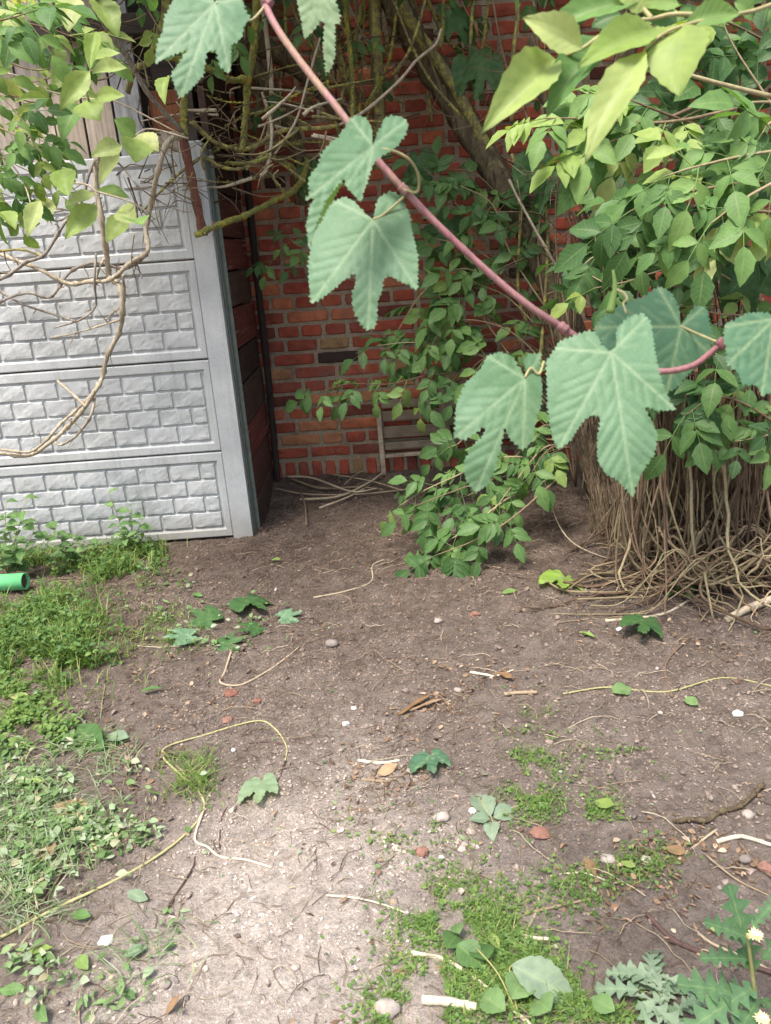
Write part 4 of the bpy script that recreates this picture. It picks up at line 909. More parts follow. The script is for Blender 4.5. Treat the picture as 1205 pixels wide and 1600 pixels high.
def build_right_shrub():
    b = G(1240, 800); root = empty('elder_shrub', 'dense elder shrub with pale and dark leaves above the tangled vine stems', 'shrub', b)
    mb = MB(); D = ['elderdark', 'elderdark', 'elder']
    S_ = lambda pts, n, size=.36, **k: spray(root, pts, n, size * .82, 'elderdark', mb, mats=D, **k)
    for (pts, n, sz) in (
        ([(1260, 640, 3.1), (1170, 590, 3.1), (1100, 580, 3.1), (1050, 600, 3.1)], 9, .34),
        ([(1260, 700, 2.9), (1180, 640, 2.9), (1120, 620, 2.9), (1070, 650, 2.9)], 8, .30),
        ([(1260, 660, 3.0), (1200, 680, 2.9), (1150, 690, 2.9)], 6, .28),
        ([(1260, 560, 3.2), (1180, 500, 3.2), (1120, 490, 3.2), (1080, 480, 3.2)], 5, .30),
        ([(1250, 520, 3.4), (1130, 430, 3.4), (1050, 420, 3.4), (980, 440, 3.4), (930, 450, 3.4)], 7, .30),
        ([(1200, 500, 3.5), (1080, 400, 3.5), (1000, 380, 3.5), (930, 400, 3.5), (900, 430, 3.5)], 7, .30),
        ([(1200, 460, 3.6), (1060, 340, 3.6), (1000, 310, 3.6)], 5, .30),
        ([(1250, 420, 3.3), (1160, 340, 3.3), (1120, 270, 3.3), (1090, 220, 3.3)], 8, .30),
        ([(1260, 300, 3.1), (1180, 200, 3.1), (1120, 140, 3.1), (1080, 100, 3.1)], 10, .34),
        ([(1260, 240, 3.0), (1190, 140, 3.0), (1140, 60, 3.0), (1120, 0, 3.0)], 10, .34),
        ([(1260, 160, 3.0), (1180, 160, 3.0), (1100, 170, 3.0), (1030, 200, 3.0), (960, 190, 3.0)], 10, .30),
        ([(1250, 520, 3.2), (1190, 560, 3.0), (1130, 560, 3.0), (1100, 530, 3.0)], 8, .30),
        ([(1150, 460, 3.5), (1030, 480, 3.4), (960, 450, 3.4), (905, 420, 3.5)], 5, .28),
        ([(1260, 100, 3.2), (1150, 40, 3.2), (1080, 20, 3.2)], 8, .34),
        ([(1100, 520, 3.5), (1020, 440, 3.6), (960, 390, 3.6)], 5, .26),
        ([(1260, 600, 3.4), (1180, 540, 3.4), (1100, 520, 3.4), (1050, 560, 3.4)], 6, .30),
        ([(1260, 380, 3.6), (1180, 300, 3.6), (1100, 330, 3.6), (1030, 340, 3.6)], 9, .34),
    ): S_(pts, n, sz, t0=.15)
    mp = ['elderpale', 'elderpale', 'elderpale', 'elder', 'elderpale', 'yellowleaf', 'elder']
    for (pts, n, sz) in (
        ([(1270, 290, 2.3), (1180, 285, 2.3), (1100, 295, 2.3), (1030, 310, 2.3), (985, 330, 2.3)], 9, .23),
        ([(1270, 230, 2.3), (1180, 240, 2.3), (1090, 260, 2.3), (1040, 275, 2.3)], 8, .23),
        ([(1270, 340, 2.25), (1180, 330, 2.25), (1120, 340, 2.25), (1070, 365, 2.25)], 7, .22),
        ([(1270, 260, 2.2), (1200, 290, 2.2), (1150, 320, 2.2), (1110, 350, 2.2)], 5, .22),
        ([(1150, 170, 2.9), (1050, 190, 2.8), (960, 190, 2.8), (900, 185, 2.8), (850, 185, 2.8)], 6, .26),
        ([(1100, 160, 2.9), (1010, 200, 2.8), (960, 220, 2.8), (920, 230, 2.8)], 7, .25),
        ([(1100, 200, 2.9), (1020, 170, 2.8), (970, 150, 2.8)], 6, .24),
        ([(1060, 250, 2.8), (1000, 260, 2.8), (980, 280, 2.8)], 4, .18),
        ([(1270, 200, 2.4), (1210, 190, 2.4), (1190, 210, 2.4)], 5, .26),
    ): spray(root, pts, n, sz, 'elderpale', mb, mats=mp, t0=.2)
    def br(path, a, c):
        m_ = MB(); tube(m_, path, a, c, 7, rough=.2); obj('branch', m_.mesh('branch', M['vinestem']), root)
    br(smooth_path([b, P(1250, 600, 3.2), P(1262, 400, 3.2), P(1265, 200, 3.1), P(1270, -80, 3.0)], 6), .035, .02)
    br( smooth_path([P(1210, 152, 2.8), P(1130, 132, 2.8), P(1080, 118, 2.8), P(1065, 108, 2.8)], 6), .008, .005)
    br( smooth_path([P(1060, 120, 2.8), P(1078, 80, 2.8), P(1098, 20, 2.8), P(1110, -30, 2.8)], 6), .004, .004)
build_right_shrub()
def build_front_branch():
    b = Z(1290, -40, .8); root = empty('elder_branch', 'blurred yellowish elder branch reaching in close at the top right corner', 'branch', b)
    F = lambda p: (760 + p[0] / 2.708, p[1] / 2.708)
    L = [((405, 205), (172, 62), 122, 'yellowleaf', .74, .72), ((650, 8), (262, 15), 95, 'elderpale', .78, .76), ((725, 125), (425, 205), 118, 'yellowleaf', .75, .72), ((300, 250), (38, 436), 100, 'yellowleaf', .76, .72), ((520, 150), (258, 372), 118, 'elderpale', .77, .73),
         ((665, 215), (436, 552), 92, 'yellowleaf', .74, .70), ((825, 112), (795, 336), 140, 'yellowleaf', .74, .71), ((845, 100), (1085, 30), 105, 'elderpale', .75, .74), ((650, 40), (835, 60), 90, 'elder', .80, .80), ((570, 60), (450, 95), 95, 'elder', .84, .84),
         ((1050, 10), (1150, 60), 70, 'elderpale', .82, .82), ((820, 20), (620, -30), 90, 'elderpale', .8, .78), ((1200, 40), (1290, 160), 90, 'elderpale', .8, .8), ((700, 5), (560, -60), 100, 'yellowleaf', .78, .76)]
    for k, (a, t, wd, m, z, zt) in enumerate(L): leaf_at(root, F(a), F(t), z, wd / 2.708, m, k % 7, (R.uniform(-.3, .3), 0, R.uniform(-.1, .4)), zt=zt)
    mb = MB()
    for pts in ([(1400, -60, .82), (1150, 40, .78), (1000, 70, .76), (830, 110, .74), (740, 150, .74), (665, 215, .74)], [(1000, 70, .76), (800, 60, .77), (700, 80, .77), (580, 95, .77), (520, 150, .77)], [(580, 95, .77), (470, 160, .76), (405, 205, .75), (300, 250, .76)], [(700, 80, .77), (660, 30, .78), (650, 8, .78)]):
        tube(mb, smooth_path([Z(*F(p[:2]), p[2]) for p in pts], 5), .0026, .0014, 6)
    obj('stem', mb.mesh('stem', M['petiole']), root)
build_front_branch()
def build_left_elder():
    b = G(-220, 880); root = empty('elder_shrub', 'elder at the top left with lime green leaves hanging before the fence', 'shrub', b)
    F = lambda p: (p[0] / 4.017, p[1] / 4.017)
    L = [((850, 850), (728, 745), 120), ((855, 855), (972, 885), 75), ((850, 870), (862, 982), 95), ((765, 920), (588, 942), 80), ((750, 945), (608, 1115), 75),
         ((605, 1200), (782, 1183), 55), ((595, 1210), (412, 1255), 70), ((605, 1285), (410, 1478), 110), ((805, 1365), (655, 1465), 90), ((750, 1310), (835, 1370), 70), ((835, 1380), (878, 1360), 40),
         ((560, 450), (380, 645), 105), ((450, 470), (335, 520), 90), ((550, 395), (718, 283), 75), ((580, 460), (770, 395), 70), ((512, 650), (348, 812), 95), ((270, 650), (12, 768), 60), ((300, 620), (95, 595), 40),
         ((250, 1260), (160, 1445), 75), ((270, 1240), (292, 1345), 60), ((310, 1200), (285, 1150), 50), ((390, 1060), (420, 1200), 80), ((480, -10), (402, 118), 80), ((590, -20), (745, 166), 110), ((0, 1335), (92, 1370), 45), ((605, 610), (740, 578), 60), ((520, 640), (602, 702), 75),
         ((430, 470), (560, 560), 50), ((600, 200), (560, 400), 60), ((-20, 60), (45, 140), 90), ((980, 60), (930, -20), 60), ((1050, 480), (1000, 590), 45), ((130, 50), (60, 20), 60)]
    for k, (a, t, wd) in enumerate(L):
        leaf_at(root, F(a), F(t), 2.7 + .25 * math.sin(k * 1.7), wd / 4.017, 'yellowleaf' if k % 5 else 'elderpale', k % 7, (R.uniform(-.5, .5), R.uniform(-.2, .2), R.uniform(-.2, .5)), zt=2.64 + .25 * math.sin(k * 1.7))
    mb = MB()
    for pts in ([(1180, 870, 2.9), (950, 810, 2.8), (850, 850, 2.75), (760, 925, 2.7)], [(-40, 440, 3.0), (120, 480, 2.9), (300, 570, 2.8), (560, 620, 2.8), (735, 640, 2.8), (1130, 840, 2.9)], [(-40, 545, 3.0), (130, 570, 2.95), (300, 610, 2.8)], [(560, 640, 2.75), (530, 520, 2.7), (560, 455, 2.7), (590, 440, 2.7), (770, 395, 2.7)],
                [(430, 1150, 2.8), (530, 1155, 2.75), (600, 1200, 2.7), (605, 1290, 2.7)], [(600, 1200, 2.75), (800, 1260, 2.75), (940, 1340, 2.8)], [(-40, 920, 2.8), (60, 1010, 2.8), (150, 1150, 2.8), (200, 1300, 2.75)]):
        m_ = MB(); tube(m_, smooth_path([Z(*F(p[:2]), p[2]) for p in pts], 5), .0042, .0026, 6, rough=.25); obj('branch', m_.mesh('branch', M['dryvine']), root)
    mats = ['elder', 'elder', 'elderpale', 'elderpale', 'yellowleaf']
    for (pts, n, sz) in (
        ([(-60, 60, 3.2), (20, 100, 3.2), (60, 110, 3.2), (85, 105, 3.2)], 6, .2), ([(-60, 120, 3.2), (20, 150, 3.2), (55, 160, 3.2), (80, 150, 3.2)], 6, .2), ([(-60, 180, 3.1), (0, 200, 3.1), (40, 220, 3.1), (70, 240, 3.1)], 7, .19),
        ([(-60, 220, 3.1), (-10, 240, 3.1), (40, 265, 3.1), (75, 285, 3.1)], 7, .18), ([(-60, 250, 3.0), (-10, 280, 3.0), (10, 320, 3.0)], 7, .20), ([(-60, 140, 3.3), (20, 190, 3.3), (60, 210, 3.3), (75, 225, 3.3)], 7, .18),
        ([(-50, 20, 3.3), (60, 40, 3.3), (120, 60, 3.3)], 8, .26), ([(-60, -10, 3.1), (10, 0, 3.1), (40, 30, 3.1)], 7, .26), ([(60, 0, 3.4), (90, 40, 3.4), (110, 60, 3.4)], 4, .18),
        ([(-40, 40, 2.6), (10, 30, 2.6), (45, 20, 2.6)], 6, .26), ([(200, -40, 3.6), (240, 30, 3.7), (260, 60, 3.7)], 6, .22), ([(380, -40, 4.0), (360, 40, 4.0), (340, 80, 4.0)], 5, .2), ([(-60, 90, 3.0), (30, 180, 3.0), (60, 240, 3.0)], 7, .2)):
        spray(root, pts, n, sz * .82, 'elder', mb, mats=mats, r0=.004, t0=.1)
build_left_elder()

# ------------------------------------------------------------------ dry creeper over the fence
def build_dry_creeper():
    b = P(120, 250, 3.95); root = empty('dry_creeper', 'bare pale creeper stems looping down in front of the concrete fence', 'creeper', b)
    def st(pts, r0, r1, m='dryvine', Y=3.9, nm='stem', knot=.4):
        path = smooth_path([P(x, y, Y + .06 * math.sin(i * 1.3 + x)) for i, (x, y) in enumerate(pts)], 6); mb = MB(); tube(mb, path, r0, r1, 7, rough=.3, knot=knot); obj(nm, mb.mesh(nm, M[m]), root); nodes.extend(list(path[1:-1]))
    nodes = []
    st([(285, 212), (262, 222), (247, 268), (236, 320), (228, 360), (231, 392), (205, 410), (172, 437), (140, 440), (105, 443), (60, 420), (0, 397), (-40, 380)], .012, .009)
    st([(152, 240), (150, 290), (158, 340), (166, 395), (172, 432), (186, 446), (192, 480), (186, 520), (168, 556), (160, 590), (148, 612), (130, 640), (105, 668), (80, 690), (45, 712), (0, 708), (-40, 705)], .014, .009)
    st([(146, 615), (120, 640), (95, 662), (70, 690), (45, 706), (0, 702)], .008, .006)
    st([(148, 620), (142, 650), (118, 682), (95, 695), (85, 690)], .007, .005)
    st([(230, 398), (195, 420), (150, 410), (110, 425), (88, 455), (75, 465), (40, 458), (0, 472), (-30, 490)], .008, .006, 'greyvine')
    st([(150, 395), (148, 440), (150, 475), (140, 490), (120, 502), (85, 512)], .006, .004, 'greyvine')
    st([(-20, 440), (0, 455), (35, 475), (80, 490), (118, 502)], .006, .005, 'greyvine')
    st([(-20, 440), (10, 432), (40, 410), (70, 397), (100, 350), (125, 320), (140, 270), (150, 245)], .009, .006, 'greyvine')
    st([(90, 595), (115, 617), (135, 636)], .006, .007)
    st([(187, 500), (160, 508), (120, 520), (80, 528)], .005, .003, 'dryvine')
    st([(-20, 395), (30, 390), (60, 398), (70, 400)], .006, .004, 'mossbark')
    st([(165, 400), (155, 420), (148, 450)], .006, .004)
    st([(192, 430), (195, 470), (175, 490), (165, 500)], .005, .003)
    st([(205, 400), (215, 415), (222, 435)], .005, .003, 'greyvine')
    for (x0, y0) in ((60, 330), (30, 345), (0, 350)): st([(x0, y0), (x0 + 30, y0 + R.uniform(-12, 12)), (x0 + 65, y0 - R.uniform(0, 30)), (x0 + 100, y0 - R.uniform(0, 40))], .005, .003, 'greyvine')
    st([(180, 250), (195, 265), (215, 290), (250, 315), (285, 330), (300, 330)], .004, .003, 'greyvine')
    mb = MB()
    for _ in range(75):
        a = Vector(R.choice(nodes)); an = R.uniform(0, 6.28); L = R.uniform(.02, .11); c = a + Vector((math.cos(an) * L, R.uniform(-.03, .01), math.sin(an) * L))
        tube(mb, smooth_path([a, (a + c) / 2 + Vector((R.uniform(-.012, .012), 0, R.uniform(-.012, .012))), c], 3), R.uniform(.0025, .004), .0013, 5, a=R.uniform(.5, 1), rough=.35)
    o = obj('side_twigs', mb.mesh('side_twigs', M['vinestem2']), root); o['kind'] = 'stuff'
build_dry_creeper()

# ------------------------------------------------------------------ shaggy stump and vine thicket at right
def build_stump():
    b = G(955, 828); root = empty('vine_stump', 'thick shaggy barked old vine stump under the big hop leaf', 'stump', b)
    def fl(pts, r0, r1, n=14, rough=.25):
        path = smooth_path(pts, 7); mb = MB(); tube(mb, path, r0, r1, n, rough=rough); obj('trunk', mb.mesh('trunk', M['shag']), root); return path, r0, r1
    ps = [fl([G(958, 832) - Vector((0, 0, .05)), P(940, 745, 3.74), P(925, 665, 3.72), P(945, 600, 3.74)], .085, .055), fl([G(1000, 850) - Vector((0, 0, .05)), P(992, 770, 3.62), P(985, 690, 3.66), P(1005, 600, 3.7), P(1040, 500, 3.7)], .13, .07), fl([G(1048, 850) - Vector((0, 0, .05)), P(1040, 770, 3.6), P(1030, 700, 3.65), P(1050, 600, 3.7)], .13, .06)]
    mb = MB()
    for path, r0, r1 in ps:
        m = len(path)
        for _ in range(330):
            t = R.random() ** 1.2 * .9; k = t * (m - 1); i = min(int(k), m - 2); c = path[i] + (path[i + 1] - path[i]) * (k - i); r_ = (r0 + (r1 - r0) * t) * R.uniform(.98, 1.12)
            an = R.uniform(math.pi * .9, math.pi * 2.1); o_ = np.array([math.cos(an) * r_, math.sin(an) * r_, 0]); tg = (path[i + 1] - path[i]); tg = tg / np.linalg.norm(tg)
            L = R.uniform(.05, .16); p0 = c + o_; p1 = p0 + tg * L * .5 + o_ * R.uniform(0, .12); p2 = p0 + tg * L + o_ * R.uniform(-.05, .25)
            tube(mb, [p0, p1, p2], R.uniform(.003, .008), .002, 3, a=R.random(), rough=.4, cap=False)
    o = obj('bark_strips', mb.mesh('bark_strips', M['shag']), root); o['kind'] = 'stuff'
build_stump()
def build_thicket():
    b = G(1120, 880); root = empty('vine_thicket', 'tangle of bare woody vine stems heaped on the soil at the right', 'vine thicket', b)
    mass = MB(); cnt = 0
    for i in range(430):
        kind = R.random()
        if kind < .5:      # upright stems that arch over and come down
            px = R.uniform(985, 1300); Y = R.uniform(3.05, 3.75); p0 = P(px, R.uniform(540, 690), Y); x1 = p0.x + R.gauss(0, .08); y1 = Y + R.gauss(-.05, .1); g1 = gzf(x1, y1)
            pts = [p0, Vector((p0.x + R.gauss(0, .04), Y + R.gauss(0, .04), p0.z * .6 + g1 * .4)), Vector((x1, y1, g1 + .12))]
            x2 = x1 + R.gauss(.05, .2); y2 = y1 - R.uniform(.03, .3); pts.append(Vector((x2, y2, gzf(x2, y2) + R.uniform(.005, .07))))
            if R.random() < .5: x3 = x2 + R.gauss(.1, .25); y3 = y2 - R.uniform(-.05, .25); pts.append(Vector((x3, y3, gzf(x3, y3) + .006)))
        elif kind < .9:    # loops near the ground
            q = G(R.uniform(1060, 1330), R.uniform(830, 945)); pts = [Vector((q.x, q.y, q.z + R.uniform(.0, .12)))]; an = R.uniform(-.6, .6) + (math.pi if R.random() < .4 else 0)
            for k in range(R.randint(3, 5)):
                an += R.uniform(-.7, .7); L = R.uniform(.10, .22); n_ = pts[-1] + Vector((math.cos(an) * L, math.sin(an) * L * .5, 0)); n_.z = gzf(n_.x, n_.y) + R.uniform(.004, .26 if n_.x > 1.15 and n_.y > 2.75 else .05); pts.append(n_)
        else:              # thin runners out over the soil
            q = G(R.uniform(950, 1130), R.uniform(800, 870)); an = R.uniform(-2.4, -.8); pts = [Vector((q.x, q.y, q.z + R.uniform(.05, .2)))]
            for k in range(3): an += R.uniform(-.35, .35); n_ = pts[-1] + Vector((math.cos(an) * .12, math.sin(an) * .13, 0)); n_.z = gzf(n_.x, n_.y) + (.05 if k == 0 else .004); pts.append(n_)
        thick = R.uniform(.0035, .009) if kind < .9 else R.uniform(.002, .004)
        path = smooth_path(pts, 5)
        if cnt < 200 and kind < .97: mb = MB(); path = path + RN.normal(0, .004, path.shape); tube(mb, path, thick, thick * .4, 6, rough=.35, knot=.3); obj('stem', mb.mesh('stem', M['vinestem']), root); cnt += 1
        else: tube(mass, path, thick, thick * .7, 5, a=R.random(), rough=.2)
    for _ in range(250):   # thin straw coloured stems hanging in front of the stump
        px = R.uniform(955, 1300); py = R.uniform(590, 760); Y = R.uniform(3.2, 3.6); L = R.uniform(70, 230); sl_ = R.gauss(.08, .22)
        p2 = P(px + sl_ * L + R.gauss(0, 10), py + L, Y - .1); p2.z = max(p2.z, gzf(p2.x, p2.y) + .005)
        p1 = P(px + sl_ * L * .4 + R.gauss(0, 8), py + L * .5, Y - .03); p1.z = max(p1.z, gzf(p1.x, p1.y) + .02)
        tube(mass, smooth_path([P(px, py, Y), p1, p2], 3), R.uniform(.0018, .0042), .0014, 4, a=R.uniform(.35, 1), rough=.25)
    for _ in range(260):   # hanging dead stems higher up
        px = R.uniform(930, 1290); py = R.uniform(270, 560); Y = R.uniform(3.5, 4.2); L = R.uniform(80, 240); sl_ = R.gauss(.05, .2)
        if px < 1030 and R.random() < .55: continue
        tube(mass, smooth_path([P(px, py, Y), P(px + sl_ * L * .5 + R.gauss(0, 6), py + L * .5, Y - .05), P(px + sl_ * L, py + L, Y - .08)], 3), R.uniform(.003, .008), .003, 5, a=R.random(), rough=.2)
    for (x0, y0, x1, y1) in ((895, 330, 945, 560), (905, 330, 960, 560), (880, 400, 900, 560), (915, 300, 935, 420)):
        for _ in range(5): tube(mass, smooth_path([P(x0 + R.gauss(0, 8), y0, 4.2), P((x0 + x1) / 2 + R.gauss(0, 8), (y0 + y1) / 2, 4.15), P(x1 + R.gauss(0, 10), y1, 4.0)], 4), R.uniform(.004, .010), .004, 5, a=R.random() * .6, rough=.25)
    o = obj('fine_stems', mass.mesh('fine_stems', M['vinestem2']), root); o['kind'] = 'stuff'
    mb = MB(); a = P(1205, 935, 2.85); c = G(1160, 958)
    tube(mb, smooth_path([G(1135, 972, .01), G(1170, 957, .02), G(1250, 930, .03)], 4), .015, .018, 7, rough=.2); obj('stem', mb.mesh('stem', M['palewood']), root)['label'] = 'thick pale broken stem'
build_thicket()

# ------------------------------------------------------------------ soil crumbs, pebbles, straw
ICO = ico(); OCT = (np.array([(1, 0, 0), (-1, 0, 0), (0, 1, 0), (0, -1, 0), (0, 0, 1), (0, 0, -1)], float), np.array([(0, 2, 4), (2, 1, 4), (1, 3, 4), (3, 0, 4), (2, 0, 5), (1, 2, 5), (3, 1, 5), (0, 3, 5)]))
def scatter(shape, xy, size, a, flat=.7, sink=.2):
    v, f = shape; n = len(xy); k = len(v); r = RN
    an = r.rand(n) * 6.28; c, s = np.cos(an), np.sin(an)
    V = np.repeat(v[None], n, 0) * (1 + (r.rand(n, k, 1) - .5) * .7); sc = size[:, None] * (np.array([1, .8, flat]) * (1 + (r.rand(n, 3) - .5) * .5)); V = V * sc[:, None, :]
    x = V[:, :, 0] * c[:, None] - V[:, :, 1] * s[:, None]; y = V[:, :, 0] * s[:, None] + V[:, :, 1] * c[:, None]
    tl = (r.rand(n, 1) - .5) * .8; V = np.stack([x, y, V[:, :, 2] + x * tl], -1)
    z = gz(xy[:, 0], xy[:, 1]) + size * flat * (1 - sink) * .6; V += np.stack([xy[:, 0], xy[:, 1], z], -1)[:, None, :]
    F = (f[None] + (np.arange(n) * k)[:, None, None]).reshape(-1, 3); return V.reshape(-1, 3), F, np.repeat(a, k)
def view_xy(n, y0=1.0, y1=5.0, p=1.0):
    y = y0 + (y1 - y0) * RN.rand(n) ** p; x = (RN.rand(n) * 2 - 1) * (y * .56 + .28); return np.stack([x, y], 1)
def build_crumbs():
    mb = MB()
    xy = view_xy(95000, 1.0, 4.98, 1.15); d = fbm(xy[:, 0] * 2.1, xy[:, 1] * 2.1, 3); keep = RN.rand(len(xy)) < np.clip(.42 + 1.6 * d + .36 * (xy[:, 1] - 2.1), .03, 1); xy = xy[keep]
    keep = ~((xy[:, 1] > 4.1) & (xy[:, 0] < -.74)); xy = xy[keep]
    sz = .0013 + .0040 * RN.rand(len(xy)) ** 3 + .0007 * xy[:, 1]; V, F, A = scatter(OCT, xy, sz, RN.rand(len(xy))); mb.add(V, None, F, None, A)
    xy = view_xy(4200, 1.1, 4.98, .85); xy = xy[~((xy[:, 1] > 4.05) & (xy[:, 0] < -.74))]; xy = xy[RN.rand(len(xy)) < np.clip((xy[:, 1] - 1.1) * .6, .1, 1)]; sz = .0045 + .009 * RN.rand(len(xy)) ** 3; V, F, A = scatter(ICO, xy, sz, RN.rand(len(xy)) * .85); mb.add(V, None, F, None, A)
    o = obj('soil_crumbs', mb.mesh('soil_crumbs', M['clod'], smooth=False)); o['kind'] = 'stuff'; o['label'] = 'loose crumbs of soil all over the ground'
    mb = MB(); xy = view_xy(420, 1.05, 4.6, .9); xy = xy[~((xy[:, 1] > 4.05) & (xy[:, 0] < -.74))]; sz = .0025 + .008 * RN.rand(len(xy)) ** 4; V, F, A = scatter(ICO, xy, sz, RN.rand(len(xy)) ** 1.2); mb.add(V, None, F, None, A)
    o = obj('pebbles', mb.mesh('pebbles', M['pebble'])); o['kind'] = 'stuff'; o['label'] = 'small pale pebbles strewn through the soil'
    mb = MB(); xy = view_xy(9000, 1.0, 4.95, 1.1); d = fbm(xy[:, 0] * 1.6 + 9, xy[:, 1] * 1.6, 3); xy = xy[RN.rand(len(xy)) < np.clip(.4 + 1.6 * d, .08, 1)]
    xy = xy[~((xy[:, 1] > 4.05) & (xy[:, 0] < -.74))]
    for x, y in xy:
        an = R.uniform(0, 6.28); L = R.uniform(.015, .075) * (1.5 if R.random() < .1 else 1); cv = R.uniform(-1.2, 1.2); pts = []
        px, py = x, y
        for k in range(4):
            pts.append((px, py, gzf(px, py) + .003 + (.008 * R.random() if k in (1, 2) else 0))); px += math.cos(an) * L / 3; py += math.sin(an) * L / 3; an += cv / 3
        tube(mb, pts, R.uniform(.0007, .0016), .0008, 3, a=R.random() ** 1.5, cap=False)
    for x, y in view_xy(330, 1.1, 4.8, .9):
        if y > 4.0 and x < -.7: continue
        an = R.uniform(0, 6.28); L = R.uniform(.07, .2); cv = R.uniform(-1.6, 1.6); pts = []; px, py = x, y
        for k in range(7):
            pts.append((px, py, gzf(px, py) + .003 + .012 * R.random() * (0 < k < 6))); px += math.cos(an) * L / 6; py += math.sin(an) * L / 6; an += cv / 6 + R.gauss(0, .12)
        tube(mb, pts, R.uniform(.0009, .0018), .0008, 4, a=.68 + .32 * R.random(), cap=False)
    o = obj('straw', mb.mesh('straw', M['straw'])); o['kind'] = 'stuff'; o['label'] = 'thin dry straws and rootlets strewn over the soil'
build_crumbs()

# ------------------------------------------------------------------ grass and weeds on the ground
def blade(mb, p, h, lean, wd, a):
    an = R.uniform(0, 6.28); dx, dy = math.cos(an), math.sin(an); wx, wy = -dy * wd, dx * wd; vs = []; uv = []
    for k, t in enumerate((0, .4, .75, 1)):
        b = lean * t * t; ww = (1, .85, .55, .05)[k]
        c = (p[0] + dx * b * h, p[1] + dy * b * h, p[2] + h * t * (1 - .35 * lean * t))
        vs += [(c[0] - wx * ww, c[1] - wy * ww, c[2]), (c[0] + wx * ww, c[1] + wy * ww, c[2])]; uv += [(t, -1), (t, 1)]
    mb.add(vs, [(0, 1, 3, 2), (2, 3, 5, 4), (4, 5, 7, 6)], None, uv, a)
LFN = leaflet(1, .16, 4, 1, 0, .3, .4, wave=.05); LF = leaflet(1, .34, 3, 1, 0, .3, .25); LFR = leaflet(1, .42, 3, 1, 0, .25, .2)
def lowleaf(mb, p, size, a, flat=.6, shape=None):
    v, q, uv = shape or LF; an = R.uniform(0, 6.28)
    d = Vector((math.cos(an), math.sin(an), R.uniform(-.1, .7))); n = Vector((R.uniform(-flat, flat), R.uniform(-flat, flat) - .2, 1))
    mb.add(xf(v, frame(p, d, n, size)), q, None, uv, a)
def px_pts(ells, n):
    out = []; wts = [e[4] for e in ells]
    while len(out) < n:
        e = R.choices(ells, wts)[0]; x = e[0] + R.gauss(0, e[2] * .72); y = e[1] + R.gauss(0, e[3] * .72)
        if y < 800 or y > 1640: continue
        g = G(x, y)
        if g.y > 4.07 and g.x < -.7: continue
        if .6 * vn1(g.x * 11, g.y * 11) + .4 * vn1(g.x * 31 + 9, g.y * 31) < .40 + .12 * R.random(): continue
        if -60 < x < 64 and 888 < y < 950: continue
        out.append(g)
    return out
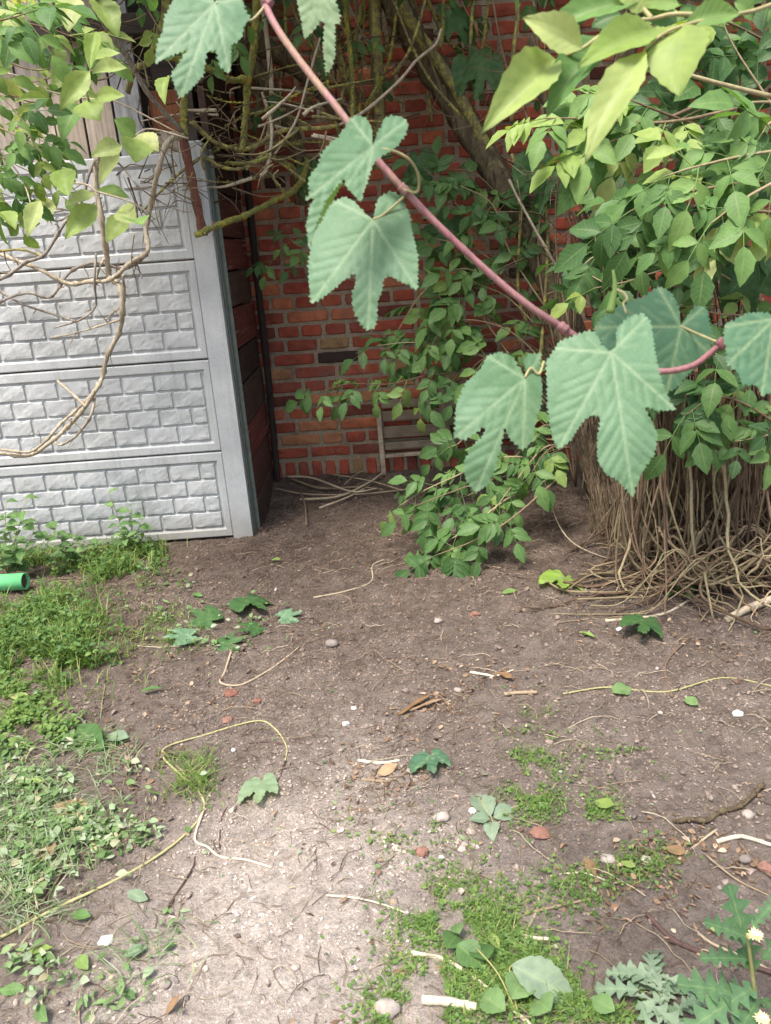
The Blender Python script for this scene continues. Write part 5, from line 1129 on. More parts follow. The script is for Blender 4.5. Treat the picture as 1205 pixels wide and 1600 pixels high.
def build_grass():
    lush = [(40, 985, 60, 45, 5), (110, 1010, 45, 40, 3), (30, 930, 40, 25, 1.5), (170, 890, 50, 25, 1.2), (60, 880, 60, 25, 1.5), (215, 870, 30, 20, 1.3)]
    mb = MB()
    for p in px_pts(lush, 5200): blade(mb, p, R.uniform(.04, .13), R.uniform(.2, 1.1), R.uniform(.0015, .0032), R.random())
    for p in px_pts([(25, 1100, 40, 40, 2), (60, 1050, 50, 20, 1), (255, 985, 45, 25, .7), (300, 1215, 40, 30, .6), (200, 1000, 50, 40, .4)], 1700): blade(mb, p, R.uniform(.015, .06), R.uniform(.6, 1.8), R.uniform(.0012, .0024), R.random())
    o = obj('grass', mb.mesh('grass', M['grass'])); o['kind'] = 'stuff'; o['label'] = 'lush green grass and herbs along the left edge'
    mb = MB()
    for p in px_pts(lush, 3800): lowleaf(mb, p + Vector((0, 0, R.uniform(.0, .085))), R.uniform(.012, .032), R.random() * .9)
    for p in px_pts([(20, 1115, 40, 40, 2), (80, 1150, 40, 30, .5)], 700): lowleaf(mb, p + Vector((0, 0, R.uniform(.0, .03))), R.uniform(.012, .03), .5 + .5 * R.random())
    o = obj('ground_weeds', mb.mesh('ground_weeds', M['weed'])); o['kind'] = 'stuff'; o['label'] = 'mixed leafy weeds growing between the grass at the left'
    mb = MB(); right = [(700, 1430, 60, 45, 3), (770, 1480, 60, 60, 3), (850, 1540, 90, 50, 3), (680, 1560, 80, 50, 2), (830, 1190, 35, 50, 1.6), (840, 1250, 40, 30, 1), (950, 1180, 40, 25, .3), (900, 1390, 60, 30, .6), (1000, 1350, 50, 25, .5), (960, 1570, 60, 30, 1.2), (700, 1290, 60, 30, .3), (600, 1300, 40, 25, .3), (940, 1265, 25, 20, .4), (620, 1590, 40, 30, .8)]
    for p in px_pts(right, 3400): blade(mb, p, R.uniform(.008, .040), R.uniform(.4, 1.6), R.uniform(.0007, .0016), R.random())
    o = obj('grass', mb.mesh('grass', M['grass'])); o['kind'] = 'stuff'; o['label'] = 'thin short grass growing through the soil at the right front'
    mb = MB()
    for p in px_pts(right, 5200): lowleaf(mb, p + Vector((0, 0, R.uniform(.001, .012))), R.uniform(.005, .013), .35 + .65 * R.random(), .5, LFR)
    o = obj('chickweed', mb.mesh('chickweed', M['weed'])); o['kind'] = 'stuff'; o['label'] = 'low bright green chickweed carpet at the right front'
    mb = MB()
    for p in px_pts([(120, 1310, 90, 35, 3), (40, 1270, 50, 60, 2), (90, 1200, 50, 40, 1.6), (50, 1370, 60, 25, 1), (200, 1320, 40, 30, 1), (60, 1500, 60, 25, .8), (200, 1430, 60, 30, .6), (130, 1560, 90, 30, .6), (25, 1210, 40, 50, 1.2), (110, 1250, 90, 60, 1.5), (340, 1000, 60, 18, .8), (250, 975, 40, 22, .6), (400, 965, 30, 18, .4), (270, 930, 50, 25, .3)], 1500): lowleaf(mb, p + Vector((0, 0, R.uniform(.002, .03))), R.uniform(.010, .034), R.random(), 1.2, LF if R.random() < .6 else LFN)
    for p in px_pts([(150, 1180, 40, 30, 1), (100, 1230, 50, 40, 1), (40, 1400, 50, 40, 1), (215, 1470, 70, 60, .5), (60, 1260, 80, 80, 4)], 1200): blade(mb, p, R.uniform(.03, .07), R.uniform(1.2, 1.9), R.uniform(.001, .002), R.random())
    o = obj('cut_greenery', mb.mesh('cut_greenery', M['wiltmass'])); o['kind'] = 'stuff'; o['label'] = 'wilting cut leaves and stalks strewn over the soil at the left'
build_grass()
def build_litter():
    mb = MB(); spots = [(1080, 1340, 110, 45, 4), (680, 1105, 70, 35, 2.5), (210, 1020, 60, 50, 2), (300, 1085, 60, 40, 1.5), (600, 1205, 50, 40, 1.5), (760, 1060, 90, 40, 1.5), (1000, 1440, 90, 50, 1.5), (230, 1200, 50, 50, 1.5), (600, 960, 200, 60, 2), (950, 940, 120, 50, 2), (600, 1150, 500, 250, 5), (1130, 1000, 80, 40, 1.5), (550, 850, 150, 40, 1.5)]
    for p in px_pts(spots, 1900): lowleaf(mb, p + Vector((0, 0, R.uniform(.001, .008))), R.uniform(.006, .024), R.random(), 1.0, R.choice((LF, LFN, LFN)))
    o = obj('leaf_litter', mb.mesh('leaf_litter', M['husk'])); o['kind'] = 'stuff'; o['label'] = 'dry brown leaf litter and husks scattered over the soil'
    mb = MB()
    for p in px_pts([(600, 1200, 600, 260, 5), (300, 980, 110, 50, 2), (700, 1300, 300, 120, 2)], 420): lowleaf(mb, p + Vector((0, 0, R.uniform(.001, .008))), R.uniform(.005, .018), R.random(), 1.0, R.choice((LF, LFN)))
    o = obj('green_scraps', mb.mesh('green_scraps', M['wiltmass'])); o['kind'] = 'stuff'; o['label'] = 'small torn green leaf scraps scattered over the soil'
build_litter()

# ------------------------------------------------------------------ standing weeds
def weed(name, label, base, stems, mat, leafL, k=0, stemmat='greenstem', group=None):
    root = empty(name, label, 'weed', base, group)
    for (top, n, bend) in stems:
        t = P(top[0], top[1], base.y + bend); mid = base.lerp(t, .5) + Vector((R.uniform(-.02, .02), 0, .02)); path = smooth_path([base, mid, t], 6); mb = MB(); tube(mb, path, .0028, .0014, 5); obj('stem', mb.mesh('stem', M[stemmat]), root)
        for i in range(n):
            f = .2 + .8 * i / max(1, n - 1); j = f * (len(path) - 1); c = Vector(path[min(int(j), len(path) - 1)]); an = i * 2.4 + R.random()
            d = Vector((math.cos(an), math.sin(an) * .8 - .2, R.uniform(-.2, .5))); obj('leaf', single_mesh(mat, (k + i) % 7, 8, 2, .30), root, frame(c, d, (R.uniform(-.3, .3), -.4, 1), leafL * R.uniform(.6, 1.15)))
weed('tall_weed', 'slender green weed with small leaves standing against the bottom fence panel', G(205, 868), [((170, 770), 9, .0), ((205, 790), 8, -.02), ((222, 812), 8, -.05), ((182, 820), 7, -.05)], 'weedobj', .075, 0, group='weeds along the fence')
weed('tall_weed', 'bushy grey green weed at the left edge above the green pipe', G(15, 905), [((10, 785), 9, .02), ((40, 780), 9, .02), ((-20, 790), 8, 0), ((60, 815), 8, -.03), ((25, 830), 8, -.06), ((90, 830), 8, -.02), ((0, 850), 8, -.1)], 'weedobj', .085, 2, group='weeds along the fence')
weed('tall_weed', 'broad leaved weed sprawling at the fence foot beside the leafy grey green one', G(110, 885), [((80, 820), 8, .02), ((120, 835), 8, 0), ((150, 850), 7, -.03), ((100, 860), 7, -.06)], 'weedobj', .075, 4, group='weeds along the fence')

# ------------------------------------------------------------------ sow thistle, wilted thistle, broad leaves at the right front
def jag(seed, L=1.0, W=.2, lobes=5):
    r = np.random.RandomState(seed); vs = []; uv = []; rows = lobes * 4
    for i in range(rows + 1):
        t = i / rows; ph = (i % 4) / 4; wd = W * (math.sin(math.pi * (t * .92 + .04)) ** .6) * (.30, .55, 1.25, .85)[i % 4] * (.9 + .2 * r.rand()); wd = .015 if i == 0 else wd
        if i == rows: wd = .004
        for u in (-1, -.5, 0, .5, 1): vs.append((t * L + abs(u) ** 2 * wd * .45, u * wd, .28 * abs(u) * wd - .25 * t * t * L + .012 * math.sin(i * 1.9) * abs(u))); uv.append((t, u))
    q = [(i * 5 + k, i * 5 + k + 1, (i + 1) * 5 + k + 1, (i + 1) * 5 + k) for i in range(rows) for k in range(4)]; return MB().add(vs, q, None, uv)
def build_thistles():
    b = G(1185, 1640); root = empty('sow_thistle', 'jagged blue green sow thistle with pale yellow flowers at the bottom right', 'weed', b)
    me = [jag(i, 1, .16, 6).mesh('leaf', M['thistle']) for i in range(4)]
    mb = MB(); path = smooth_path([b, Z(1180, 1560, 1.42), Z(1168, 1460, 1.36)], 6); tube(mb, path, .005, .003, 7); obj('stem', mb.mesh('stem', M['greenstem']), root)
    for k, (a, t, z0, z1) in enumerate((((1180, 1560), (1085, 1530), 1.42, 1.36), ((1178, 1500), (1110, 1490), 1.40, 1.36), ((1178, 1520), (1150, 1400), 1.4, 1.38), ((1182, 1540), (1090, 1595), 1.42, 1.33), ((1185, 1560), (1150, 1620), 1.42, 1.32), ((1190, 1500), (1250, 1430), 1.4, 1.38), ((1178, 1470), (1120, 1440), 1.37, 1.33), ((1190, 1560), (1240, 1600), 1.4, 1.3), ((1175, 1450), (1215, 1400), 1.36, 1.34))):
        p, q = Z(*a, z0), Z(*t, z1); obj('leaf', me[k % 4], root, frame(p, q - p, (CP - p).normalized() + Vector((R.uniform(-.4, .4), 0, .6)), (q - p).length))
    for (x, y, z) in ((1180, 1462, 1.34), (1190, 1592, 1.36)):
        mb = MB(); c = Z(x, y, z)
        for i in range(60):
            an = i * 2.399; rr = .007 + .008 * (i / 60) ** .5 * R.uniform(.8, 1.2); d = Vector((math.cos(an), math.sin(an) * .7 - .3, 1.2 - 1.0 * i / 60)); v, q, uv = leaflet(1, .11, 3, 1, 0, .2, .2); mb.add(xf(v, frame(c, d, (0, -.3, 1), rr)), q, None, uv, R.random())
        obj('flower', mb.mesh('flower', M['flower']), root)
    b = G(1020, 1590); root = empty('wilted_thistle', 'wilted silvery green thistle lying on the soil at the right front', 'weed', b); mw = [jag(20 + i, 1, .22, 4).mesh('leaf', M['wilt']) for i in range(4)]
    for k in range(24):
        an = R.uniform(0, 6.28); L = R.uniform(.05, .09); p = b + Vector((R.uniform(-.03, .06), R.uniform(-.01, .08), R.uniform(.01, .035))); obj('leaf', mw[k % 4], root, frame(p, (math.cos(an), math.sin(an) * .7, R.uniform(-.1, .2)), (R.uniform(-.5, .5), R.uniform(-.5, .3), 1), L))
    b = G(810, 1590); root = empty('broadleaf_weed', 'weed with one big smooth oval leaf growing at the front right', 'weed', b)
    for (a, t, wd) in (((800, 1528), (905, 1575), 52), ((800, 1580), (828, 1528), 46), ((760, 1520), (745, 1480), 34), ((715, 1495), (755, 1520), 36), ((700, 1500), (720, 1465), 26), ((790, 1600), (745, 1560), 36), ((860, 1600), (830, 1570), 40), ((718, 1478), (712, 1452), 18), ((960, 1600), (920, 1570), 34)):
        p, q = G(*a, .035), G(*t, .03); L = (q - p).length; obj('leaf', single_mesh('wilt' if wd > 50 else 'weedobj', int(wd) % 7, 14, 3, .25), root, frame(p, q - p, (R.uniform(-.2, .2), -.5, 1), L) @ Matrix.Diagonal((1, max(.7, wd / math.hypot(a[0] - t[0], a[1] - t[1]) / .46), 1, 1)))
    mb = MB()
    for pts in ([(810, 1590, .0), (800, 1550, .03), (800, 1528, .035), (840, 1530, .04)], [(810, 1590, 0), (780, 1540, .03), (745, 1500, .035)]): tube(mb, smooth_path([G(*p) for p in pts], 5), .0022, .0016, 5)
    obj('stem', mb.mesh('stem', M['greenstem']), root)
build_thistles()

# ------------------------------------------------------------------ green pipe
def build_pipe():
    a, b = G(44, 924, .055), G(-90, 934, .06); a, b = Vector(a), Vector(b); root = empty('green_pipe', 'bright green plastic pipe end lying in the grass at the left edge', 'pipe', (a.x, a.y, 0)); d = (b - a).normalized(); mb = MB()
    Mx = frame(a, d, (0, 0, 1)); n = 24; L = (b - a).length; ro, ri = .042, .037; vs = []
    for (x, r_) in ((L, ro), (0, ro), (0, ri), (.10, ri)):
        for k in range(n): an = 2 * math.pi * k / n; vs.append((x, math.cos(an) * r_, math.sin(an) * r_))
    q = [(i * n + k, i * n + (k + 1) % n, (i + 1) * n + (k + 1) % n, (i + 1) * n + k) for i in range(3) for k in range(n)]; obj('tube', mb.add(xf(np.array(vs), Mx), q).mesh('tube', M['pipegreen']), root)
    mb = MB(); vs = [(.012 + .006 * R.random(), math.cos(2 * math.pi * k / n) * ri * .99, math.sin(2 * math.pi * k / n) * ri * .99) for k in range(n)] + [(.004, 0, 0)]; mb.add(xf(np.array(vs), Mx), None, [(k, (k + 1) % n, n) for k in range(n)]); obj('soil_plug', mb.mesh('soil_plug', M['pipedark']), root)  # dark brown disc closing the pipe mouth
build_pipe()

# ------------------------------------------------------------------ single things on the ground
def stone(px, py, wpx, m, label, nm='stone', group=None, flat=.6):
    p = G(px, py); z = proj(p)[2]; s = wpx * z / FPX / 2; v, f = ICO; r = np.random.RandomState(int(px * 7 + py))
    mid = {}; V = [tuple(x) for x in v]; F = []
    def mp(a, b):
        k = (min(a, b), max(a, b))
        if k not in mid: w_ = np.array(V[a]) + np.array(V[b]); V.append(tuple(w_ / np.linalg.norm(w_))); mid[k] = len(V) - 1
        return mid[k]
    for a, b, c in f: x, y, w_ = mp(a, b), mp(b, c), mp(c, a); F += [(a, x, w_), (b, y, x), (c, w_, y), (x, y, w_)]
    V = np.array(V) * (1 + (r.rand(len(V), 1) - .5) * .38) * np.array([s, s * .8, s * flat]); an = r.rand() * 3; c_, s_ = math.cos(an) , math.sin(an)
    V = np.stack([V[:, 0] * 1.0, V[:, 1] * 1.0 + V[:, 0] * .2 * (r.rand() - .5), V[:, 2] + V[:, 0] * .3 * (r.rand() - .5)], 1) + np.array(p) + np.array([0, 0, s * flat * .45])
    single(nm, MB().add(V, None, F).mesh(nm, M[m], smooth=nm == 'stone' and m == 'stone'), label, 'stone' if nm == 'stone' else 'brick piece', group)
for a in ((845, 1304, 32, 'brickbit', 'largest red brick fragment on the soil, right of the sprig with four leaflets', 'brick_fragment', 'brick fragments on the soil', .5), (742, 962, 16, 'brickbit', 'small red brick fragment on dark soil below the green shrub', 'brick_fragment', 'brick fragments on the soil', .6), (362, 1085, 24, 'brickbit', 'crumbled orange brick piece beside the bent brown stalk', 'brick_fragment', 'brick fragments on the soil', .35), (402, 1097, 14, 'brickbit', 'tiny orange brick crumb right of the crumbled orange piece', 'brick_fragment', 'brick fragments on the soil', .6), (356, 1127, 18, 'brickbit', 'red brick crumb lying under the long green cut stem', 'brick_fragment', 'brick fragments on the soil', .5), (1197, 1358, 26, 'brickbit', 'pinkish brick piece at the right edge among dry stalks', 'brick_fragment', 'brick fragments on the soil', .6), (660, 1335, 22, 'brickbit', 'reddish flat brick chip upright in the soil left of a stone', 'brick_fragment', 'brick fragments on the soil', .8), (625, 1522, 18, 'brickbit', 'dull red brick chip at the front below the sandy path', 'brick_fragment', 'brick fragments on the soil', .5), (408, 828, 9, 'brickbit', 'tiny bright red brick crumb at the foot of the fence post', 'brick_fragment', 'brick fragments on the soil', .7)): stone(*a[:6], group=a[6], flat=a[7])
for a in ((520, 1008, 22, 'stone', 'rounded light grey stone in the middle of the bare soil'), (685, 972, 15, 'stone', 'grey stone left of the small brick fragment below the shrub'), (950, 1346, 26, 'stone', 'round brown grey stone beside a dry leaf at the right'), (716, 1080, 14, 'stone', 'brown stone beside the light dead stalks in the middle'), (540, 1132, 11, 'whitestone', 'small white stone in the soil centre, lower of a pair'), (553, 1108, 9, 'whitestone', 'small white stone in the soil centre, upper of a pair'), (1153, 1117, 17, 'whitestone', 'bright white stone on the soil near the right edge'), (967, 984, 9, 'whitestone', 'small white stone near the pale stick below the vine thicket'), (740, 1268, 15, 'whitestone', 'white pebble touching the sprig with four leaflets'), (166, 1472, 24, 'whitestone', 'white curved stone like a shell at the left front'), (1168, 1275, 22, 'stone', 'pale flat stone beside the dark branch at the right'), (258, 1540, 20, 'stone', 'dull stone near the left front beside dead leaves'), (1020, 1440, 14, 'stone', 'small stone between dry stalks at the right front'), (462, 1513, 14, 'stone', 'grey pebble pressed into the pale sandy soil in front'), (725, 1322, 14, 'stone', 'yellowish stone between the two brick pieces right of centre'), (690, 1280, 26, 'stone', 'flat brown stone sunk in soil left of the leaf sprig'), (1010, 1345, 18, 'stone', 'brownish stone under the dry stalks at the right'), (1165, 1345, 20, 'stone', 'dark stone left of the pinkish brick piece'), (605, 1580, 40, 'stone', 'large earthy stone at the bottom edge of the picture'), (230, 890, 10, 'whitestone', 'pale stone at the soil edge beside the fence weeds')): stone(*a, group='stones on the soil')

def stick(pts, r0, r1, m, label, nm='twig', cat='twig', group='twigs and stalks on the soil', h=.004, rough=.2):
    path = smooth_path([G(p[0], p[1], (p[2] if len(p) > 2 else 0) + r0 * .9) for p in pts], 7); mb = MB(); tube(mb, path, r0, r1, 7, rough=rough, knot=.15); single(nm, mb.mesh(nm, M[m]), label, cat, group)
stick([(-40, 1490), (0, 1468), (80, 1425), (165, 1385), (230, 1350), (285, 1310), (318, 1270), (312, 1240), (275, 1205), (256, 1185), (262, 1168), (320, 1150), (400, 1128), (430, 1140), (448, 1168), (446, 1190)], .0042, .0025, 'greenstem', 'longest cut stem, olive green, bent in a hook at the left front', 'cut_stem', 'cut stem')
stick([(318, 1268), (305, 1312), (325, 1325), (345, 1340), (385, 1345), (425, 1357)], .0035, .0028, 'palewood', 'white peeled stalk lying below the hook of the long cut stem')
stick([(362, 1018), (352, 1050), (345, 1068), (375, 1072), (410, 1055), (440, 1035), (468, 1012)], .0045, .003, 'twig', 'brown stalk bent like a hook below the pile of cut leaves')
stick([(448, 1165), (420, 1160), (390, 1162)], .003, .002, 'darktwig', 'short dark stalk beside the hooked end of the long stem')
stick([(446, 1190), (430, 1225), (385, 1248), (350, 1270), (342, 1340)], .0025, .002, 'darktwig', 'thin dark stalk curving past a grey green leaf')
stick([(510, 1400), (560, 1405), (600, 1415), (640, 1430)], .003, .0018, 'palewood', 'pale forked stalk on the sandy soil at centre front')
stick([(560, 1190), (595, 1194), (625, 1190)], .005, .004, 'palewood', 'short pale stick on sandy soil near the centre'); stick([(565, 1220), (590, 1222), (610, 1224)], .005, .004, 'twig', 'short brown stick just below the short pale one')
stick([(735, 1052), (760, 1056), (775, 1058), (803, 1048)], .005, .003, 'palewood', 'pale stick with a raised end in the centre right soil'); stick([(788, 1087), (810, 1085), (840, 1084)], .007, .006, 'twig', 'flat light brown chip of wood in the centre right soil')
def crooked():
    mb = MB()
    tube(mb, smooth_path([G(*p) for p in ((1052, 1287, .006), (1080, 1284, .008), (1104, 1286, .007), (1128, 1272, .009), (1150, 1266, .008), (1172, 1252, .011), (1182, 1240, .009), (1191, 1230, .01))], 4), .0055, .0068, 7, rough=.55, knot=.3)
    for a_, b_ in (((1104, 1284, .012), (1092, 1300, .004)), ((1150, 1264, .012), (1166, 1268, .01)), ((1172, 1252, .012), (1160, 1262, .02))): tube(mb, [G(*a_), G(*b_)], .0032, .0016, 5, rough=.4)
    single('branch', mb.mesh('branch', M['bark']), 'dark crooked branch lying at the right edge', 'branch')
crooked()
stick([(1010, 1430), (1050, 1470), (1100, 1492), (1150, 1505), (1215, 1525)], .006, .005, 'darktwig', 'reddish dark twig reaching into the sow thistle'); stick([(1090, 1460), (1120, 1480), (1170, 1500), (1215, 1525)], .0035, .003, 'twig', 'thin tan stalk beside the reddish twig by the thistle')
stick([(1060, 1345), (1090, 1320), (1120, 1298)], .004, .003, 'twig', 'dry tan stalk leaning left of the pinkish brick piece'); stick([(1120, 1318), (1150, 1310), (1170, 1312), (1220, 1328)], .006, .005, 'palewood', 'pale thick dry stalk at the right edge above the pinkish brick'); stick([(1155, 1318), (1180, 1350), (1210, 1375)], .004, .003, 'twig', 'thin stalk running down under the pinkish brick'); stick([(1100, 1335), (1150, 1375), (1200, 1400)], .003, .002, 'twig', 'thin straw coloured stalk below the pale thick one')
stick([(635, 1490), (690, 1500), (730, 1522), (760, 1545), (800, 1580), (840, 1610)], .005, .004, 'palewood', 'long whitish stem under the broadleaf weed at the front'); stick([(660, 1567), (700, 1570), (745, 1578)], .010, .008, 'palewood', 'flat pale wood chip at the bottom edge'); stick([(815, 1465), (835, 1468), (860, 1470)], .005, .004, 'palewood', 'short white stick above the big oval leaf')
stick([(820, 1430), (870, 1418), (930, 1405)], .004, .003, 'twig', 'slim tan stalk on the grass right of centre front'); stick([(822, 1460), (840, 1420), (842, 1395)], .003, .002, 'twig', 'thin upright stalk crossing the slim tan one'); stick([(860, 1370), (910, 1365), (955, 1380)], .0025, .002, 'palewood', 'thin curved straw between grass tufts at right')
stick([(946, 972), (990, 968), (1040, 960), (1085, 935), (1110, 925)], .006, .005, 'palewood', 'pale straight stick pointing out of the vine thicket'); stick([(880, 1085), (950, 1075), (1040, 1082), (1130, 1060), (1215, 1075)], .003, .0022, 'greenstem', 'long thin green runner across the soil at the right'); stick([(1050, 1090), (1040, 1040), (1075, 1000), (1110, 975)], .004, .003, 'twig', 'curved brown stem looping out below the thicket')
stick([(490, 935), (540, 925), (580, 910), (582, 885), (600, 875)], .004, .003, 'twig', 'brown stalk with a bent end below the brick wall'); stick([(520, 928), (545, 935), (553, 955)], .003, .002, 'twig', 'short curved stalk left of the bent brown one')
stick([(700, 800, .01), (690, 830, .02), (720, 860), (800, 900), (850, 905)], .003, .002, 'darktwig', 'thin dark twig under the lowest shrub leaves'); stick([(850, 790, .12), (880, 850, .06), (930, 870, .01), (1000, 885, .01)], .0035, .002, 'twig', 'thin twig dropping from the shrub to the soil')
stick([(215, 1010), (250, 1012), (280, 1010)], .0025, .002, 'palewood', 'straight pale straw at the grass edge on the left'); stick([(165, 1070), (160, 1100), (158, 1120)], .003, .002, 'twig', 'short stalk at the grass edge on the left'); stick([(60, 1430), (40, 1440), (75, 1400), (105, 1350), (110, 1330)], .004, .003, 'twig', 'tan stalk under the cut greenery on the left'); stick([(190, 1240), (205, 1190), (225, 1160)], .003, .002, 'twig', 'thin stalk leaning past the dead brown leaf on the left')
stick([(255, 1430), (300, 1360), (305, 1340)], .003, .002, 'darktwig', 'thin dark root in the sand below the white peeled stalk')
for k, (pts, lb) in enumerate((([(455, 762), (500, 770), (560, 768), (600, 772)], 'long grey stick at the base of the twig heap by the wall'), ([(470, 790), (530, 785), (575, 765), (600, 752)], 'curved stick slanting up to the right in the twig heap'), ([(450, 755), (490, 765), (550, 780), (590, 775)], 'brown stick slanting down to the right in the twig heap'), ([(500, 800), (540, 785), (570, 770)], 'short stick at the front of the twig heap'), ([(470, 775), (478, 800), (480, 830)], 'stub stick pointing towards the viewer from the twig heap'), ([(540, 770), (560, 755), (575, 745)], 'stick leaning up against the wall in the twig heap'), ([(430, 775), (480, 778), (560, 778), (640, 770)], 'longest stick lying across the twig heap'), ([(520, 755), (580, 762), (630, 775)], 'thin stick behind the twig heap'))):
    stick([(x, y, .02 + .012 * (k % 3)) for x, y in pts], .009 - .0007 * k, .005, 'twig', lb, group='heap of cut twigs at the wall foot')

def fallen(px, py, ang, Lpx, wide, m, label, nm='fallen_leaf', h=.012, tiltv=None, k=None, kind='leaf'):
    p = G(px, py, h); q = G(px + Lpx * math.cos(math.radians(ang)), py + Lpx * math.sin(math.radians(ang)), h + R.uniform(-.004, .012)); d = q - p; L = d.length
    r = np.random.RandomState(int(px + py)); v, qd, uv = leaflet(1, .25, 10, 3, .05, .5 * r.rand(), -.15 + .3 * r.rand(), 1, wave=.03, curl=(r.rand() - .5))
    Mx = frame(p, d, tiltv or (R.uniform(-.4, .4), R.uniform(-.5, 0), 1), L) @ Matrix.Diagonal((1, wide, 1, 1)); single(nm, MB().add(xf(v, Mx), qd, None, uv).mesh(nm, M[m]), label, 'leaf', 'fallen leaves on the soil')
def fallen_hop(px, py, ang, Lpx, m, label, h=.012):
    cr, ol, jn, tips = HOP['h4']; J = np.array(jn, float); p = G(px, py, h); q = G(px + Lpx * math.cos(math.radians(ang)), py + Lpx * math.sin(math.radians(ang)), h + .006); d = q - p; Mx = frame(p, d, (R.uniform(-.3, .3), R.uniform(-.5, .1), 1), d.length)
    f = lambda u, v, hh: tuple(Mx @ Vector(((v - J[1]) / 730.0, (u - J[0]) / 730.0, .05 * hh - .3 * ((u - J[0]) / 730.0) ** 2 + .1 * ((v - J[1]) / 730.0)))); me = traced(ol, jn, tips, f, 50, 14, 70, int(px), m, 1.0, 12); me.name = 'fallen_leaf'; single('fallen_leaf', me, label, 'leaf', 'fallen leaves on the soil')
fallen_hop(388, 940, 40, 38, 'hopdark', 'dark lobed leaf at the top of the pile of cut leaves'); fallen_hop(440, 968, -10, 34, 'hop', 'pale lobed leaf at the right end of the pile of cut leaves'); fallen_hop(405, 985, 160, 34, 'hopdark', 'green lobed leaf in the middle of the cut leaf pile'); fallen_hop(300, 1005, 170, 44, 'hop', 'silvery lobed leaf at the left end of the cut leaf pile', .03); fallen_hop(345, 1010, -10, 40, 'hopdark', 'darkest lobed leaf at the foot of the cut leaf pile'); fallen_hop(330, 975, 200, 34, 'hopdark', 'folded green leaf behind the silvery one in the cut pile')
fallen_hop(885, 905, 100, 30, 'hopyoung', 'bright lime lobed leaf on dark soil below the stump'); fallen_hop(1075, 915, 80, 34, 'hopdark', 'green lobed leaf at the left foot of the vine thicket'); fallen_hop(1010, 985, 100, 32, 'hopdark', 'dark lobed leaf standing in the soil below the thicket', .04); fallen_hop(412, 1225, 95, 44, 'wiltobj' if 'wiltobj' in M else 'hoppale', 'grey green lobed leaf on the sand beside the thin dark stalk'); fallen_hop(675, 1185, 80, 38, 'hopback', 'blue green lobed leaf on the soil right of centre'); fallen_hop(1118, 890, 90, 32, 'hopdark', 'green leaf half hidden among the thicket stems')
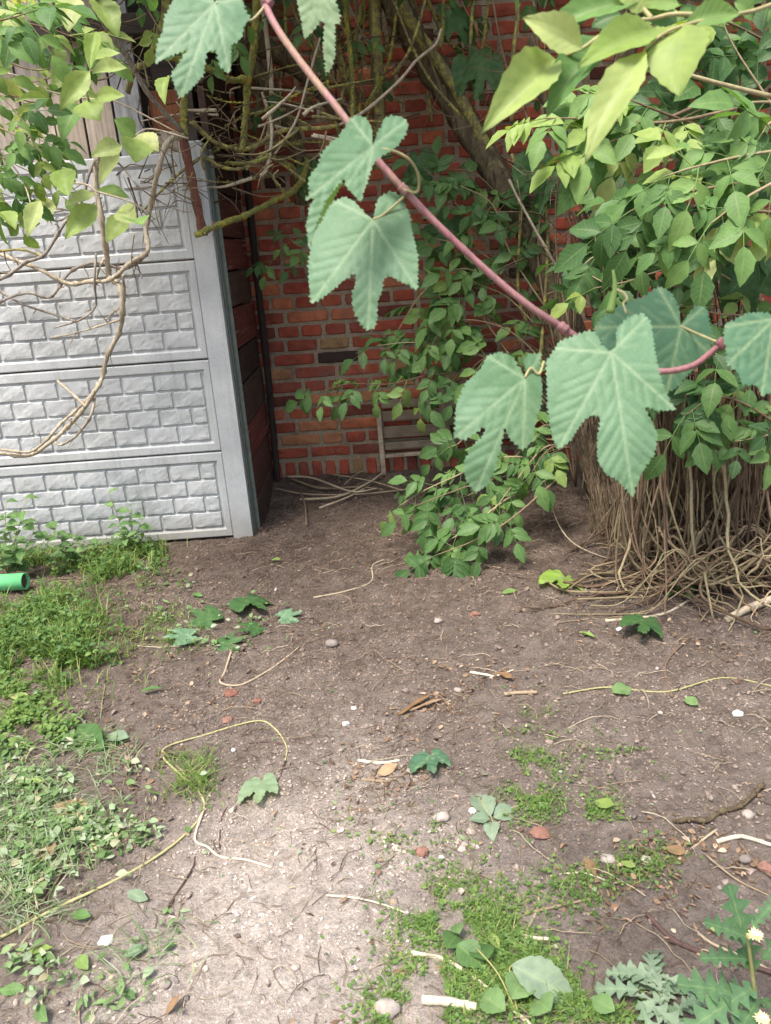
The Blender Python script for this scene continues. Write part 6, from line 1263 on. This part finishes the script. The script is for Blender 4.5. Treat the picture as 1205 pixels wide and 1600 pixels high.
for a in ((955, 1080, 0, 32, 1.3, 'weedobj', 'green leaf of the runner on the soil at the right'), (985, 1078, 160, 30, 1.2, 'weedobj', 'second green leaf of the runner touching the first'), (1070, 1095, 30, 24, 1.3, 'weedobj', 'small green leaf alone on soil near the right edge'), (930, 1258, 25, 34, 1.3, 'yellowleaf', 'pale yellow green leaf on grass right of the brick fragment'), (765, 1465, 60, 30, 1.0, 'yellowleaf', 'bright yellow leaf above the broadleaf weed'), (970, 1352, 30, 28, .9, 'yellowleaf', 'small yellow leaf right of the round stone'), (1105, 1450, 30, 30, 1.1, 'yellowleaf', 'yellow leaf beside the reddish twig near the thistle'), (905, 992, 20, 28, .8, 'elderpale', 'pale pointed leaf on the dark soil right of centre'), (785, 930, -10, 24, 1.0, 'elderpale', 'small pale green leaf below the lowest shrub spray'), (222, 1085, -8, 36, .7, 'elderpale', 'pale leaf strip on soil at the left'), (425, 878, 10, 16, 1.1, 'yellowleaf', 'small yellowish leaf on the soil below the shed corner'), (300, 933, 5, 18, .8, 'elderpale', 'small whitish leaf on the soil left of the leaf pile'), (120, 1140, 40, 60, .9, 'weedobj', 'long dandelion leaf lying at the left grass edge'), (170, 1155, 10, 34, 1.2, 'wilt', 'round pale leaf at the end of the dandelion leaf'), (30, 1232, -4, 44, .7, 'yellowleaf', 'yellowing leaf on the cut greenery at the left edge'), (85, 1265, 10, 60, 1.3, 'deadleaf', 'large curled dead brown leaf among the cut greenery'), (70, 1350, -60, 34, 1.1, 'deadleaf', 'small dead brown leaf below the large dead one'), (915, 1345, 60, 32, .9, 'deadleaf', 'dead brown leaf left of the round stone at right'), (1040, 1330, 20, 36, 1.1, 'deadleaf', 'crumpled tan leaf among dry stalks at the right'), (620, 1122, -30, 64, .28, 'deadleaf', 'long shredded tan leaf in the centre of the soil'), (640, 1115, -20, 60, .22, 'deadleaf', 'narrow tan husk beside the shredded leaf in the centre'), (780, 1055, 30, 24, 1.0, 'deadleaf', 'small tan leaf by the pale stick right of centre'), (590, 1215, -20, 34, 1.0, 'deadleaf', 'crumbled dark leaf right of the short brown stick'), (262, 1590, -50, 34, .8, 'deadleaf', 'dark curled leaf at the bottom left edge'), (115, 1435, 10, 30, 1.2, 'elderpale', 'whitish leaf on sand below the long cut stem'), (125, 1500, 60, 26, 1.2, 'elderpale', 'pale leaf on sand at the left front'), (40, 1500, -10, 50, .8, 'yellowleaf', 'yellow green leaf blade at the left front'), (0, 1555, -10, 44, .9, 'elderpale', 'pale wide leaf at the bottom left edge'), (80, 1490, 120, 30, 1.0, 'weedobj', 'fresh green leaf at the left front beside the yellow one'), (195, 1500, -20, 40, 1.0, 'wilt', 'silvery leaf left of centre on the front sand'), (255, 1490, -30, 26, 1.0, 'weedobj', 'green leaf by the silvery one on the front sand'), (200, 1400, 20, 36, .8, 'wilt', 'grey green leaf strip under the long cut stem'), (60, 1580, 60, 30, 1.1, 'weedobj', 'green leaf at the bottom left corner'), (15, 1085, 30, 40, .7, 'yellowleaf', 'bright yellow leaf in the grass at the left edge')): fallen(*a)

def build_sprig():
    b = G(769, 1283, .006); root = empty('leaf_sprig', 'cut sprig with four grey green leaflets lying on the soil right of centre', 'leaf sprig', b)
    for k, (a, t, wd) in enumerate((((766, 1280), (742, 1240), 26), ((772, 1281), (810, 1266), 24), ((766, 1283), (734, 1284), 22), ((770, 1288), (768, 1312), 20))):
        p, q = G(*a, .008), G(*t, .016); L = (q - p).length; obj('leaf', single_mesh('wilt', k, 12, 3), root, frame(p, q - p, (R.uniform(-.3, .3), -.4, 1), L) @ Matrix.Diagonal((1, 1.25, 1, 1)))
    mb = MB(); tube(mb, smooth_path([G(752, 1256, .010), G(764, 1274, .008), G(769, 1283, .007), G(771, 1291, .008)], 4), .0013, .0013, 5); obj('stalk', mb.mesh('stalk', M['petiole']), root)
build_sprig()
